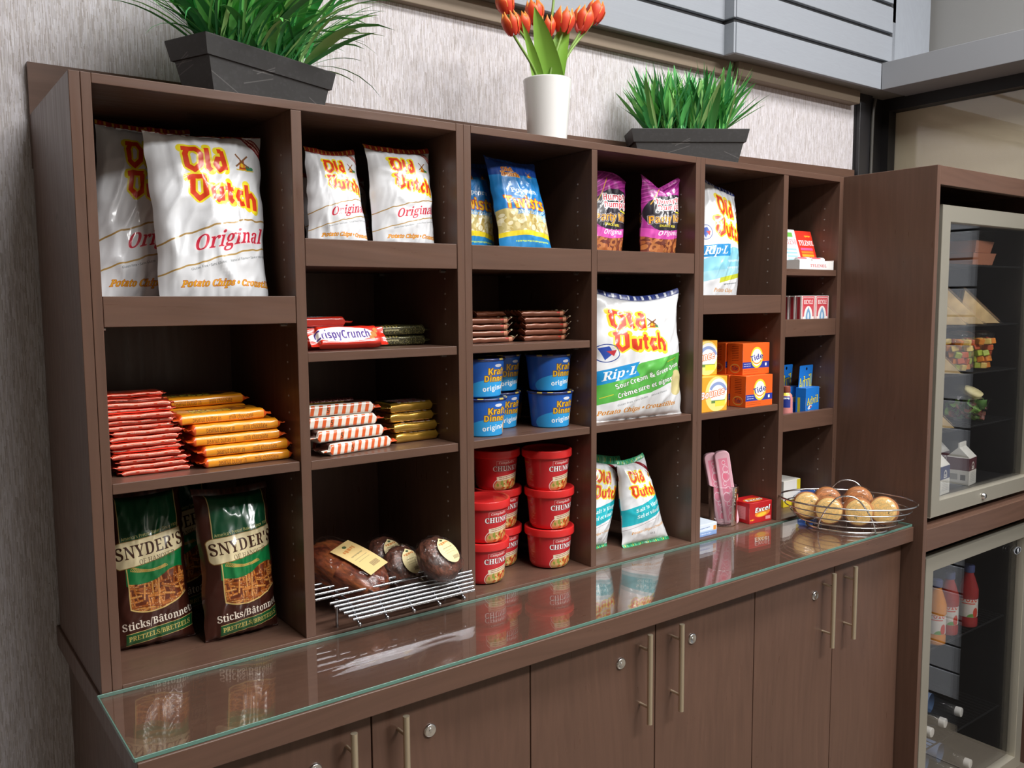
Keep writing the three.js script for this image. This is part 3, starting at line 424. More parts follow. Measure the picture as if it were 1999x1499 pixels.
// ---------- bags on the shelves ----------
const FM = Object.fromEntries(Object.entries(PRINT).map(([k, t]) => [k, foil(t, k === 'pretzel' ? 0.3 : 0.36)]));
const Y = (y) => Y0 + y;
const P = (u, v, z) => atZ(u, v, z);
const foot = (x, y, z) => V(x, Y(y), z);
const CH = 'white potato chip bag';
bag('chip_bag', 'large white chip bag with red script standing behind its twin against the end panel', 'chip bag', [foot(0.004, 0.62, -0.17), foot(0.205, 0.62, -0.18), P(372, 262, -0.24), P(186, 242, -0.24)], { hide: 0.09, mat: FM.original, depth: 0.085, seal: 'red', bottom: 'white', seed: 3 });
bag('chip_bag', 'large white chip bag with red script leaning in front of its twin', 'chip bag', [foot(0.104, 0.62, -0.06), foot(0.303, 0.62, -0.065), P(506, 270, -0.115), P(274, 254, -0.125)], { hide: 0.09, mat: FM.original, depth: 0.09, seal: 'red', bottom: 'white', seed: 8, sealH: 0.006, sealBack: 0.012 });
bag('chip_bag', 'small white chip bag with red script leaning on the divider beside the large bags', 'chip bag', [foot(0.377, 0.726, -0.055), foot(0.514, 0.726, -0.06), P(692, 302, -0.1), P(594, 294, -0.1)], { hide: 0.13, mat: FM.original, depth: 0.07, seal: 'red', bottom: 'white', seed: 12, wrinkle: 0.75 });
bag('chip_bag', 'small white chip bag with red script and a flared checked top', 'chip bag', [foot(0.514, 0.726, -0.05), foot(0.663, 0.726, -0.055), P(838, 300, -0.085), P(712, 289, -0.085)], { hide: 0.13, mat: FM.original, depth: 0.075, seal: 'red', bottom: 'white', seed: 17, wrinkle: 0.8 });
bag('chip_bag', 'small white chip bag mostly hidden behind the two small bags', 'chip bag', [foot(0.44, 0.726, -0.2), foot(0.6, 0.726, -0.2), foot(0.6, 0.905, -0.25), foot(0.44, 0.905, -0.25)], { hide: 0.13, mat: FM.original, depth: 0.06, seal: 'red', bottom: 'white', seed: 21 });
bag('popcorn_bag', 'blue popcorn twist bag cut off by the divider', 'snack bag', [foot(0.726, 0.726, -0.11), foot(0.865, 0.726, -0.12), P(955, 330, -0.16), P(860, 308, -0.16)], { hide: 0.13, mat: FM.twists, depth: 0.065, seal: 'navy', bottom: 'navy', wrinkle: 0.65, seed: 25 });
bag('popcorn_bag', 'blue popcorn twist bag standing fully in view', 'snack bag', [foot(0.83, 0.726, -0.05), foot(0.984, 0.726, -0.05), P(1044, 325, -0.095), P(946, 306, -0.1)], { hide: 0.13, mat: FM.twists, depth: 0.065, seal: 'navy', bottom: 'navy', wrinkle: 0.65, seed: 29, sealH: 0.008 });
bag('party_mix_bag', 'magenta and black snack mix bag beside the divider', 'snack bag', [foot(1.086, 0.726, -0.07), foot(1.214, 0.726, -0.07), P(1222, 356, -0.1), P(1152, 338, -0.1)], { hide: 0.13, mat: FM.party, depth: 0.06, seal: 'magenta', bottom: 'magenta', dip: -0.012, wrinkle: 0.65, seed: 33, sealH: 0.006 });
bag('party_mix_bag', 'magenta and black snack mix bag with a pointed open top', 'snack bag', [foot(1.256, 0.726, -0.05), foot(1.385, 0.726, -0.05), P(1327, 352, -0.055), P(1252, 346, -0.075)], { hide: 0.13, mat: FM.party, depth: 0.065, seal: 'magenta', bottom: 'magenta', dip: 0.034, vee: true, seed: 38, wrinkle: 0.8, sealH: 0.01 });
bag('party_mix_bag', 'magenta snack mix bag half hidden behind the two in front', 'snack bag', [foot(1.17, 0.726, -0.18), foot(1.3, 0.726, -0.18), foot(1.3, 0.9, -0.22), foot(1.17, 0.9, -0.22)], { hide: 0.13, mat: FM.party, depth: 0.06, seal: 'magenta', bottom: 'magenta', seed: 41 });
bag('chip_bag', 'white and pale blue ridged chip bag beside the headache remedies', 'chip bag', [foot(1.47, 0.62, -0.06), foot(1.652, 0.62, -0.06), P(1434, 384, -0.09), P(1362, 345, -0.1)], { hide: 0.09, mat: FM.ripl, depth: 0.085, seal: 'blue', bottom: 'white', wrinkle: 0.65, seed: 45 });
bag('chip_bag', 'large white and green sour cream chip bag above the small teal bags', 'chip bag', [foot(1.093, 0.3425, -0.045), foot(1.402, 0.3425, -0.035), P(1324, 572, -0.035), P(1148, 566, -0.085)], { mat: FM.riplGreen, depth: 0.09, seal: 'blue', bottom: 'white', dip: 0.024, wrinkle: 0.65, seed: 49, sealH: 0.014 });
bag('chip_bag', 'white and teal chip bag standing against the divider', 'chip bag', [foot(1.092, 0.006, -0.11), foot(1.21, 0.006, -0.115), P(1212, 905, -0.15), P(1140, 895, -0.15)], { mat: FM.saltVinegar, depth: 0.065, seal: 'green', bottom: 'green', wrinkle: 0.65, seed: 53, sealH: 0.022 });
bag('chip_bag', 'white and teal chip bag slumped sideways beside the pink holders', 'chip bag', [foot(1.228, 0.006, -0.075), foot(1.385, 0.006, -0.065), P(1258, 892, -0.1), P(1204, 908, -0.11)], { mat: FM.saltVinegar, depth: 0.07, seal: 'green', bottom: 'green', wrinkle: 0.65, seed: 57, sealH: 0.012 });
bag('chip_bag', 'white and teal chip bag only showing its green top behind the others', 'chip bag', [foot(1.11, 0.006, -0.24), foot(1.24, 0.006, -0.24), foot(1.24, 0.295, -0.29), foot(1.11, 0.305, -0.29)], { mat: FM.saltVinegar, depth: 0.06, seal: 'green', bottom: 'green', seed: 61, sealH: 0.022 });
bag('pretzel_bag', 'green and brown pretzel bag against the end panel', 'pretzel bag', [foot(0.012, 0.003, -0.155), foot(0.162, 0.003, -0.145), foot(0.158, 0.285, -0.19), foot(0.02, 0.28, -0.2)], { mat: FM.pretzel, depth: 0.085, seal: 'brown', bottom: 'brown', seed: 65, puff: 0.35, wrinkle: 0.8, bottomBack: 0.01 });
bag('pretzel_bag', 'green and brown pretzel bag standing next to the divider', 'pretzel bag', [foot(0.165, 0.003, -0.095), foot(0.312, 0.003, -0.1), foot(0.308, 0.275, -0.13), foot(0.163, 0.278, -0.13)], { mat: FM.pretzel, depth: 0.09, seal: 'brown', bottom: 'brown', seed: 69, puff: 0.35, wrinkle: 0.8, bottomBack: 0.01 });
bag('pretzel_bag', 'green and brown pretzel bag hidden behind the front pair', 'pretzel bag', [foot(0.09, 0.003, -0.27), foot(0.25, 0.003, -0.27), foot(0.245, 0.295, -0.31), foot(0.095, 0.295, -0.31)], { mat: FM.pretzel, depth: 0.08, seal: 'brown', bottom: 'brown', seed: 73, puff: 0.35, wrinkle: 0.8, bottomBack: 0.01 });

// ---------- wrapped bars ----------
function barGeo(L, W, H, o = {}) {                                   // length x, width z, height y, base at y = 0
  const seed = o.seed ?? 1, fin = o.fin ?? 0.012, n = 28, st = [], half = L / 2, pos = [], uv = [], idx = [];
  for (const t of [-1, -0.985, -0.97]) st.push([t * half, 0.0006, 1.0]);
  const b = half - fin; for (const q of [0, 0.06, 0.14, 0.28, 1, 2, 3, 4, 5, 6, 7, 7.72, 7.86, 7.94, 8]) { const x = -b + 2 * b * q / 8, e = Math.min(1, Math.min(q, 8 - q) / 0.28); st.push([x, lerp(0.0008, H / 2, Math.pow(e, 0.5)), 1]); }
  for (const t of [0.97, 0.985, 1]) st.push([t * half, 0.0006, 1.0]);
  const per = 2 * (W + H), tab = []; for (let i = 0; i <= n; i++) tab.push(i / n);
  for (const [x, h, k] of st) for (const t of tab) {
    let d = t * per, y, z; const w = W / 2 * k; if (d < W / 2) { z = d; y = -1; } else if (d < W / 2 + H) { z = W / 2; y = -1 + 2 * (d - W / 2) / H; } else if (d < 1.5 * W + H) { z = W / 2 - (d - W / 2 - H); y = 1; } else if (d < 1.5 * W + 2 * H) { z = -W / 2; y = 1 - 2 * (d - 1.5 * W - H) / H; } else { z = -W / 2 + (d - 1.5 * W - 2 * H); y = -1; }
    const zz = z * k, round = 1 - 0.2 * Math.pow(Math.abs(z / (W / 2)), 8), wob = h > 0.002 ? 0.0011 * noise3(x * 60, z * 70 + t, seed * 3.3) : 0.0016 * Math.sin(z * 260 + seed) + 0.0014 * noise2(x * 90 + seed, z * 60);
    const end = Math.max(0, Math.abs(x) - b) / fin;
    pos.push(x + 0.0012 * noise2(z * 50, seed), H / 2 + h * y * (h > 0.002 ? round : 1) + wob * (y > -0.99 || h < 0.002 ? 1 : 0) - (o.droop ?? 0) * end * H, zz + (h > 0.002 ? 0.0006 * noise2(x * 50 + seed, 3) : 0)); uv.push(x / L + 0.5, t);
  }
  const m = n + 1; for (let j = 0; j + 1 < st.length; j++) for (let i = 0; i < n; i++) { const a = j * m + i, q = a + 1, d = a + m, e = d + 1; idx.push(a, e, q, a, d, e); }
  const g = new THREE.BufferGeometry(); g.setAttribute('position', new THREE.Float32BufferAttribute(pos, 3)); g.setAttribute('uv', new THREE.Float32BufferAttribute(uv, 2)); g.setIndex(idx); g.computeVertexNormals(); return g;
}
// print layout around a bar: v runs bottom half, front side, top, back side, bottom half
function barTex(W, H, draw, w = 1024, h = 512) {
  const per = 2 * (W + H), y = (d) => h - h * d / per;                // canvas y of a distance around
  return tex(w, h, (x) => draw(x, w, { f0: y(W / 2 + H), f1: y(W / 2), t0: y(1.5 * W + H), t1: y(W / 2 + H), h }));
}
const wrap = (map, o = {}) => phys({ map, roughness: o.r ?? 0.3, metalness: o.m ?? 0, clearcoat: 0.8, clearcoatRoughness: 0.1 });
function barStack(name, label, category, group, mat, geos, list) {   // list: [x, y, z, turn, tilt]
  list.forEach(([x, y, z, turn = 0, tilt = 0, lab], i) => { const b = thing(name, lab ?? label, category, [x, Y(y), z], { group, turn }); part(b, 'wrapper', geos[i % geos.length], mat); b.rotation.z = tilt; });
}
reseed(3);
{ // red foil bars, tall stack
  const W = 0.052, H = 0.0098, L = 0.126;
  const m = wrap(barTex(W, H, (x, w, q) => { x.fillStyle = '#d8442a'; x.fillRect(0, 0, w, q.h); const fc = (q.f0 + q.f1) / 2; for (let i = 0; i < 4; i++) blur(x, 128 + i * 256, fc, 210, 10, '#f7d8c8'); blur(x, w / 2, (q.t0 + q.t1) / 2, 420, 60, '#f4e2da'); }), { m: 0.55, r: 0.22 });
  const G = [1, 2, 3].map((s) => barGeo(L, W, H, { seed: s, fin: 0.006 })), list = [], xo = [0.075, 0.068, 0.072, 0.06, 0.062, 0.055, 0.058, 0.064, 0.052, 0.05, 0.049, 0.05, 0.047, 0.046];
  for (let i = 0; i < 13; i++) list.push([0.01 + xo[i], 0.342 + i * H, -0.083 + rr(-0.004, 0.004), rr(-0.05, 0.05)]);
  barStack('chocolate_bar', 'red foil chocolate bar in the tall stack beside the orange packs', 'chocolate bar', 'red bars in the tall stack', m, G, list);
  const back = []; for (let i = 0; i < 14; i++) back.push([0.068 + rr(-0.005, 0.005), 0.342 + i * H, -0.16 + rr(-0.004, 0.004), rr(-0.06, 0.06)]);
  barStack('chocolate_bar', 'red foil chocolate bar in the dim stack behind the front stack', 'chocolate bar', 'red bars behind the front stack', m, G, back);
}
{ // orange peanut butter cup packs
  const W = 0.085, H = 0.0195, L = 0.182;
  const m = wrap(barTex(W, H, (x, w, q) => {
    x.fillStyle = '#f49d1c'; x.fillRect(0, 0, w, q.h); x.fillStyle = '#e2571c'; x.fillRect(0, 0, 90, q.h); x.fillRect(w - 80, 0, 80, q.h);
    small(x, 'peanut butter in', w * 0.33, (q.f0 + q.f1) / 2 + 4, 40, '#7a3312'); small(x, 'milk chocolate', w * 0.68, (q.f0 + q.f1) / 2 + 4, 40, '#7a3312');
    x.save(); x.translate(w * 0.45, (q.t0 + q.t1) / 2); x.fillStyle = '#4a2413'; x.beginPath(); x.ellipse(250, 0, 120, 60, 0, 0, 7); x.fill(); x.restore(); word(x, 'Reese', w * 0.42, (q.t0 + q.t1) / 2, 150, '#f6e23a', { style: 'italic bold', line: '#3c220f', lw: 18 });
  }), { r: 0.3 });
  const G = [4, 5, 6].map((s) => barGeo(L, W, H, { seed: s, fin: 0.009 }));
  barStack('peanut_butter_cup_pack', 'orange peanut butter cup pack in the front stack', 'candy pack', 'orange packs in the front stack', m, G, [[0.243, 0.342, -0.082, 0.01], [0.242, 0.362, -0.083, 0.0], [0.228, 0.3815, -0.09, -0.02], [0.226, 0.4015, -0.09, 0.01], [0.204, 0.421, -0.1, 0.05]]);
  barStack('peanut_butter_cup_pack', 'orange peanut butter cup pack in the rear stack', 'candy pack', 'orange packs in the rear stack', m, G, [[0.238, 0.342, -0.19], [0.236, 0.362, -0.19, 0.02], [0.232, 0.3815, -0.195, -0.03], [0.22, 0.4015, -0.195, 0.02], [0.205, 0.421, -0.2, -0.04], [0.2, 0.441, -0.205, 0.06]]);
}
{ // red, white and purple crunch bars
  const W = 0.045, H = 0.021, L = 0.165;
  const m = wrap(barTex(W, H, (x, w, q) => { x.fillStyle = '#cf2a17'; x.fillRect(0, 0, w, q.h); x.fillStyle = '#f2efe9'; x.beginPath(); x.ellipse(w * 0.42, (q.t0 + q.t1) / 2, w * 0.42, 70, 0, 0, 7); x.fill(); word(x, 'CrispyCrunch', w * 0.42, (q.t0 + q.t1) / 2, 112, '#4a2a8c', { sx: 1.0 }); x.fillStyle = '#c98a4b'; for (const [a, b, c] of [[840, 8, 40], [880, -30, 34], [800, 40, 30]]) { x.beginPath(); x.ellipse(a, (q.t0 + q.t1) / 2 + b, c, c * 0.7, 0.4, 0, 7); x.fill(); } }), { r: 0.3 });
  const G = [7, 8].map((s) => barGeo(L, W, H, { seed: s, fin: 0.016 })), z = -0.1;
  barStack('crunch_bar', 'red and white crunch bar wrapper', 'candy bar', 'red and white crunch bars on the middle shelf', m, G, [[0.452, 0.5615, -0.078, 0, 0, 'red crunch bar with purple lettering tilted forward on the pile'], [0.44, 0.545, -0.156, 0.02, 0, 'red crunch bar under the pile beside the dark green packs'], [0.445, 0.545, -0.108, 0.02, 0, 'red crunch bar lying flat beneath the others at the front'], [0.432, 0.5665, -0.115, 0.03, 0, 'red crunch bar on top behind the lettered one'], [0.41, 0.588, -0.13, -0.02, 0, 'red crunch bar highest on the pile at the back']]);
  scene.getObjectByName('crunch_bar').rotation.x = 0.85; scene.getObjectByName('crunch_bar').position.z = -0.056; scene.getObjectByName('crunch_bar').position.y = Y(0.5625); scene.getObjectByName('crunch_bar').rotation.y = 0;
}
{ // dark green and gold packs
  const W = 0.06, H = 0.0215, L = 0.135;
  const m = wrap(barTex(W, H, (x, w, q) => { x.fillStyle = '#3c3a24'; x.fillRect(0, 0, w, q.h); const r = prng(61); speck(x, r, 500, w, q.f0, q.f1, ['#8f8a55', '#a59c60', '#5f5a36'], 2, 6);  blur(x, w * 0.4, (q.t0 + q.t1) / 2, 380, 70, '#d8c85a'); x.fillStyle = '#2f2d1b'; x.fillRect(w * 0.66, q.f0, 14, q.f1 - q.f0); blur(x, w * 0.3, (q.f0 + q.f1) / 2, 260, 20, '#d6cfa0'); x.fillStyle = '#b3a25c'; for (let i = 0; i < 6; i++) { x.beginPath(); x.arc(100 + i * 60, q.t1 - 8, 18, 0, 7); x.fill(); } }), { r: 0.28, m: 0.3 });
  barStack('toffee_bar', '', 'candy bar', 'dark green toffee bars', m, [9, 10].map((s) => barGeo(L, W, H, { seed: s })), [[0.612, 0.545, -0.14, 0.0, 0, 'dark green and gold bar lying lowest beside the crunch bars'], [0.61, 0.567, -0.14, 0.02, 0, 'dark green and gold bar stacked upon its twin']]);
}
{ // striped orange and white bars
  const W = 0.05, H = 0.024, L = 0.185;
  const m = wrap(barTex(W, H, (x, w, q) => { x.fillStyle = '#eee7dc'; x.fillRect(0, 0, w, q.h); x.fillStyle = '#e0612a'; for (let i = 0; i < 12; i++) { x.save(); x.translate(40 + i * 92, 0); x.transform(1, 0, -0.25, 1, 60, 0); x.fillRect(0, q.f0 - 10, 42, q.f1 - q.f0 + 10); x.restore(); } x.fillStyle = '#3a1a12'; x.fillRect(0, q.t0, w, q.t1 - q.t0 - 26); blur(x, w * 0.4, (q.t0 + q.t1) / 2, 420, 60, '#f2c23a'); word(x, '5', w * 0.38, (q.f0 + q.f1) / 2, 60, '#5a3a1c'); x.fillStyle = '#e4512a'; x.fillRect(w - 60, 0, 60, q.h); }), { r: 0.3 });
  barStack('striped_bar', '', 'candy bar', 'orange and white striped bars', m, [11, 12, 13].map((s) => barGeo(L, W, H, { seed: s, fin: 0.016 })), [[0.467, 0.34, -0.062, 0.2, 0, 'orange striped bar lowest in front of its pile'], [0.452, 0.365, -0.07, 0.1, 0, 'orange striped bar second from the bottom of its pile'], [0.442, 0.389, -0.085, -0.02, 0, 'orange striped bar third from the bottom of its pile'], [0.438, 0.413, -0.09, -0.04, 0, 'orange striped bar on top of its pile'], [0.46, 0.34, -0.14, 0.02, 0, 'orange striped bar at the bottom behind the pile'], [0.45, 0.365, -0.145, 0.05, 0, 'orange striped bar in the middle behind the pile']]);
  const m2 = wrap(barTex(W, H, (x, w, q) => { x.fillStyle = '#5c1a20'; x.fillRect(0, 0, w, q.h); x.strokeStyle = '#d9b3a6'; x.lineWidth = 6; for (let i = 0; i < 9; i++) { x.beginPath(); x.arc(60 + i * 110, q.t1 - 30, 40, 0, 4); x.stroke(); } }), { r: 0.32 });
  barStack('dark_red_bar', '', 'candy bar', 'dark red bars at the back', m2, [14, 15].map((s) => barGeo(0.14, W, H, { seed: s })), [[0.44, 0.39, -0.17, 0.05, 0, 'dark red bar lying behind the striped pile'], [0.53, 0.365, -0.2, -0.03, 0, 'dark red bar behind the golden bars, underneath'], [0.52, 0.39, -0.2, 0.04, 0, 'dark red bar behind the golden bars, on top'], [0.45, 0.414, -0.16, 0.1, 0, 'dark red bar highest behind the striped pile']]);
}
{ // golden bars
  const W = 0.075, H = 0.021, L = 0.132;
  const m = wrap(barTex(W, H, (x, w, q) => { x.fillStyle = '#b98f35'; x.fillRect(0, 0, w, q.h); x.fillStyle = '#2c2a16'; x.fillRect(120, q.t0 + 30, w - 260, q.t1 - q.t0 - 50); word(x, 'TWIX', w * 0.5, (q.t0 + q.t1) / 2 + 14, 190, '#c9223a', { style: 'italic bold', line: '#f4f0e6', lw: 22, sx: 1.2 }); }), { r: 0.2, m: 0.75 });
  barStack('golden_bar', '', 'candy bar', 'golden wrapped bars', m, [16, 17].map((s) => barGeo(L, W, H, { seed: s, fin: 0.012 })), [[0.622, 0.34, -0.115, 0.06, 0, 'gold wrapped bar lowest in its stack'], [0.62, 0.3615, -0.115, 0.02, 0, 'gold wrapped bar second from the bottom of its stack'], [0.614, 0.383, -0.12, 0.03, 0, 'gold wrapped bar third from the bottom of its stack'], [0.612, 0.4045, -0.12, 0.07, 0, 'gold wrapped bar with red lettering on top of its stack']]);
}
{ // brown bars in two neat stacks
  const W = 0.065, H = 0.0135, L = 0.145;
  const m = wrap(barTex(W, H, (x, w, q) => { x.fillStyle = '#74402a'; x.fillRect(0, 0, w, q.h);  x.fillStyle = '#c98a6c'; x.fillRect(w - 170, q.f0, 70, q.f1 - q.f0); x.fillStyle = '#d9c9a2'; x.fillRect(w - 22, 0, 22, q.h); x.fillStyle = '#a62c22'; x.fillRect(w - 240, q.f0 + 2, 60, 14); blur(x, w * 0.4, (q.t0 + q.t1) / 2, 480, 60, '#e9b23a'); }), { r: 0.26, m: 0.35 });
  const G = [18, 19].map((s) => barGeo(L, W, H, { seed: s, fin: 0.01, droop: -0.5 }));
  barStack('brown_bar', 'brown wrapped bar in the stack touching the divider', 'candy bar', 'brown bars in the stack touching the divider', m, G, [0, 1, 2, 3].map((i) => [0.806 + (i ? -0.01 : 0.004), 0.545 + i * 0.0142, -0.095, 0.01 * i]));
  barStack('brown_bar', 'brown wrapped bar in the taller stack', 'candy bar', 'brown bars in the taller stack', m, G, [0, 1, 2, 3, 4].map((i) => [0.962 + [0.0, 0.003, 0.006, 0.004, -0.004][i], 0.545 + i * 0.0142, -0.092, -0.01 * i]));
  barStack('brown_bar', 'brown wrapped bar lying behind the two stacks', 'candy bar', 'brown bars behind the stacks', m, G, [0, 1, 2, 3, 4].map((i) => [0.862 + 0.004 * i, 0.545 + i * 0.0142, -0.17, 0.02 * i]));
}
// ---------- cups and bowls ----------
{
  const R0 = 0.044, R1 = 0.0545, H = 0.0865;
  const t = tex(1024, 320, (x, w, h) => {
    x.fillStyle = '#2160bf'; x.fillRect(0, 0, w, h); x.fillStyle = '#28428c'; x.fillRect(0, 0, w * 0.3, h); const r = prng(71); x.fillStyle = '#aeb7d6'; for (let i = 0; i < 13; i++) for (const k of [0, 1]) x.fillRect(30 + k * 150, 60 + i * 17, 60 + r() * 60, 5);
    for (const c of [w * 0.64]) { x.fillStyle = '#2fa6ec'; x.beginPath(); x.ellipse(c - 20, 250, 215, 92, -0.12, 0, 7); x.fill(); x.fillStyle = '#eaa52c'; x.beginPath(); x.ellipse(c + 185, 225, 70, 95, 0.3, 0, 7); x.fill(); x.strokeStyle = '#f6cf6a'; x.lineWidth = 12; for (let i = 0; i < 4; i++) { x.beginPath(); x.arc(c + 190, 170 + i * 36, 34, 0.3, 3.4); x.stroke(); }
      x.fillStyle = '#e3e6ee'; x.beginPath(); x.ellipse(c + 35, 42, 34, 14, 0, 0, 7); x.fill(); word(x, 'Kraft', c + 30, 94, 78, '#f3c02c', { line: '#7a4a14', lw: 9, sx: 0.9 }); word(x, 'Dinner', c + 20, 156, 74, '#f3c02c', { line: '#7a4a14', lw: 9, sx: 0.86 }); word(x, 'original', c + 10, 238, 60, '#ffffff', { rot: -0.1, style: 'bold', sx: 0.95 }); }
  });
  const body = mapped(t, 0.4, { clearcoat: 0.3, clearcoatRoughness: 0.3 }), lid = mapped(tex(256, 64, (x, w, h) => { x.fillStyle = '#26346e'; x.fillRect(0, 0, w, h); x.fillStyle = '#c7b25a'; for (let i = 0; i < 14; i++) x.fillRect(i * 19, 18 + (i % 3) * 8, 10, 14); }), 0.3, { clearcoat: 0.6 });
  const gB = lathe([[R0 - 0.004, 0.002], [R0 - 0.001, 0], [R0 + 0.001, 0.003], [lerp(R0, R1, 0.5), H * 0.5], [R1 - 0.001, H - 0.006]], 56); { const uv = gB.attributes.uv, ps = gB.attributes.position; for (let i = 0; i < uv.count; i++) uv.setXY(i, 1 - uv.getX(i) * -1 - 1 + 0, clamp(ps.getY(i) / (H - 0.006), 0, 1)); }
  const gL = lathe([[0, H - 0.0035], [R1 - 0.006, H - 0.004], [R1 - 0.003, H - 0.001], [R1 + 0.0012, H - 0.0005], [R1 + 0.0022, H - 0.0035], [R1 + 0.0005, H - 0.0065], [R1 - 0.001, H - 0.007]], 56);
  const cup = (label, x, y, z, turn) => { const c = thing('noodle_cup', label, 'cup', [x, Y(y), z], { group: 'blue macaroni cups', turn }); part(c, 'cup_body', gB, body); part(c, 'foil_lid', gL, lid); };
  const T = 2.22, S = 0.34, U = 0.34 + H + 0.001;
  cup('blue macaroni cup standing alone by the shelf holes, lower of two', 0.994, S, -0.083, T); cup('blue macaroni cup on top of the lone pair', 0.991, U, -0.086, T + 0.08);
  cup('blue macaroni cup at the bottom against the divider', 0.79, S, -0.073, T); cup('blue macaroni cup stacked on the one against the divider', 0.788, U, -0.076, T + 0.1);
  cup('blue macaroni cup in the second row, lower one', 0.888, S, -0.152, T + 0.1); cup('blue macaroni cup in the second row, upper one', 0.892, U, -0.155, T + 0.15);
  cup('blue macaroni cup in the shadowed last row', 0.975, S, -0.25, T - 0.3);
}
{
  const R0 = 0.046, R1 = 0.054, RL = 0.0605, H = 0.0985;
  const t = tex(1024, 256, (x, w, h) => {
    x.fillStyle = '#c4222a'; x.fillRect(0, 0, w, h); x.fillStyle = '#d8898a'; const r = prng(81); for (let i = 0; i < 16; i++) x.fillRect(250, 50 + i * 11, 60 + r() * 70, 3); x.fillStyle = '#c99a3a'; x.fillRect(255, 34, 80, 9);
    const c = w * 0.575; x.strokeStyle = '#d9a0a0'; x.lineWidth = 3; x.strokeRect(c - 60, 20, 170, 80); word(x, "Campbell's", c + 20, 34, 24, '#f2e6e0', { style: 'italic bold', font: 'serif' }); word(x, 'CHUNKY', c + 25, 80, 52, '#ffffff', { font: 'serif', line: '#5c1318', lw: 6 });
    x.fillStyle = '#cfa467'; x.beginPath(); x.ellipse(c + 50, 205, 130, 62, -0.12, 0, 7); x.fill(); x.fillStyle = '#e9dfc4'; x.save(); x.translate(c + 40, 150); x.rotate(-0.1); x.fillRect(-100, -18, 220, 34); blur(x, 8, -8, 180, 9, '#9a5a3c'); blur(x, 8, 6, 180, 9, '#9a5a3c'); x.restore(); speck(x, r, 44, 0, 0, 0, ['#d8a24a'], 1, 1); for (let i = 0; i < 60; i++) { const a = r() * 6.28, q = Math.sqrt(r()); x.fillStyle = ['#e5b25a', '#cf6a2a', '#e9cf8a', '#8c9a3a', '#c23a24'][i % 5]; x.beginPath(); x.ellipse(c + 50 + Math.cos(a) * 115 * q, 212 + Math.sin(a) * 38 * q, 14, 9, r() * 3, 0, 7); x.fill(); }
    x.strokeStyle = '#e8e2d6'; x.lineWidth = 6; x.beginPath(); x.ellipse(c + 50, 200, 138, 68, -0.12, 2.2, 3.9); x.stroke();
  });
  const body = mapped(t, 0.32, { clearcoat: 0.5, clearcoatRoughness: 0.15 }), red = phys({ color: 0xd62a2a, roughness: 0.32, clearcoat: 0.3 });
  const gB = lathe([[0, 0.002], [R0 - 0.008, 0.001], [R0 - 0.002, 0.003], [R0 + 0.002, 0.012], [lerp(R0, R1, 0.6), 0.045], [R1, 0.075], [R1, 0.08]], 56); { const uv = gB.attributes.uv, ps = gB.attributes.position; for (let i = 0; i < uv.count; i++) uv.setY(i, clamp(ps.getY(i) / 0.08, 0, 1)); }
  const gL = lathe([[0, H - 0.006], [RL - 0.01, H - 0.006], [RL - 0.0075, H - 0.001], [RL - 0.002, H], [RL, H - 0.002], [RL, 0.082], [RL - 0.0015, 0.0795], [RL - 0.005, 0.0795]], 56);
  const bowl = (label, x, y, z, turn) => { const c = thing('soup_bowl', label, 'soup bowl', [x, Y(y), z], { group: 'red soup bowls', turn }); part(c, 'bowl_body', gB, body); part(c, 'lid', gL, red, 'plain red plastic lid'); };
  const T = 2.55, h = H - 0.0045;
  ['lowest red soup bowl of the stack standing alone', 'middle red soup bowl of the stack standing alone', 'topmost red soup bowl of the stack standing alone'].forEach((l, i) => bowl(l, 0.9895 + [0, 0.002, -0.004][i], 0.0005 + i * h, -0.082 - 0.002 * i, T + 0.05 * i));
  ['lowest red soup bowl in the rear stack by the divider', 'middle red soup bowl in the rear stack by the divider', 'topmost red soup bowl in the rear stack by the divider'].forEach((l, i) => bowl(l, 0.894 + [0, 0, -0.004][i], 0.0005 + i * h, -0.166, T - 0.03 * i));
  ['lower red soup bowl of the front pair by the divider', 'upper red soup bowl of the front pair by the divider'].forEach((l, i) => bowl(l, 0.796 + 0.003 * i, 0.0005 + i * h, -0.084, T + 0.1));
}
// ---------- printed cartons ----------
// canvas thirds: front | side | top
function carton(name, label, category, w, h, d, t, p, o = {}) {
  const c = thing(name, label, category, p, { turn: o.turn, group: o.group }), g = new RoundedBoxGeometry(w, h, d, 1, 0.0012), N = g.attributes.normal, Q = g.attributes.position, uv = new Float32Array(Q.count * 2);
  for (let i = 0; i < Q.count; i++) {
    const n = [N.getX(i), N.getY(i), N.getZ(i)], a = n.map(Math.abs), x = Q.getX(i) / w + 0.5, y = Q.getY(i) / h + 0.5, z = Q.getZ(i) / d + 0.5;
    const r = a[2] >= a[0] && a[2] >= a[1] ? [n[2] > 0 ? x : 1 - x, y, 0] : a[0] >= a[1] ? [n[0] < 0 ? z : 1 - z, y, 1] : [x, 1 - z, 2];
    uv[2 * i] = (r[2] + 0.004 + 0.992 * r[0]) / 3; uv[2 * i + 1] = r[1];
  }
  g.setAttribute('uv', new THREE.BufferAttribute(uv, 2)); g.translate(0, h / 2, 0); part(c, 'carton', g, t.isMaterial ? t : mapped(t, 0.42, { clearcoat: 0.25, clearcoatRoughness: 0.3 })); return c;
}
const card = (draws, bg, s = 384) => mapped(tex(3 * s, s, (x, w, h) => { draws.forEach((f, i) => { x.save(); x.beginPath(); x.rect(i * s, 0, s, h); x.clip(); x.translate(i * s, 0); x.fillStyle = bg; x.fillRect(0, 0, s, h); f(x, s, h); x.restore(); }); }), 0.42, { clearcoat: 0.25, clearcoatRoughness: 0.3 });
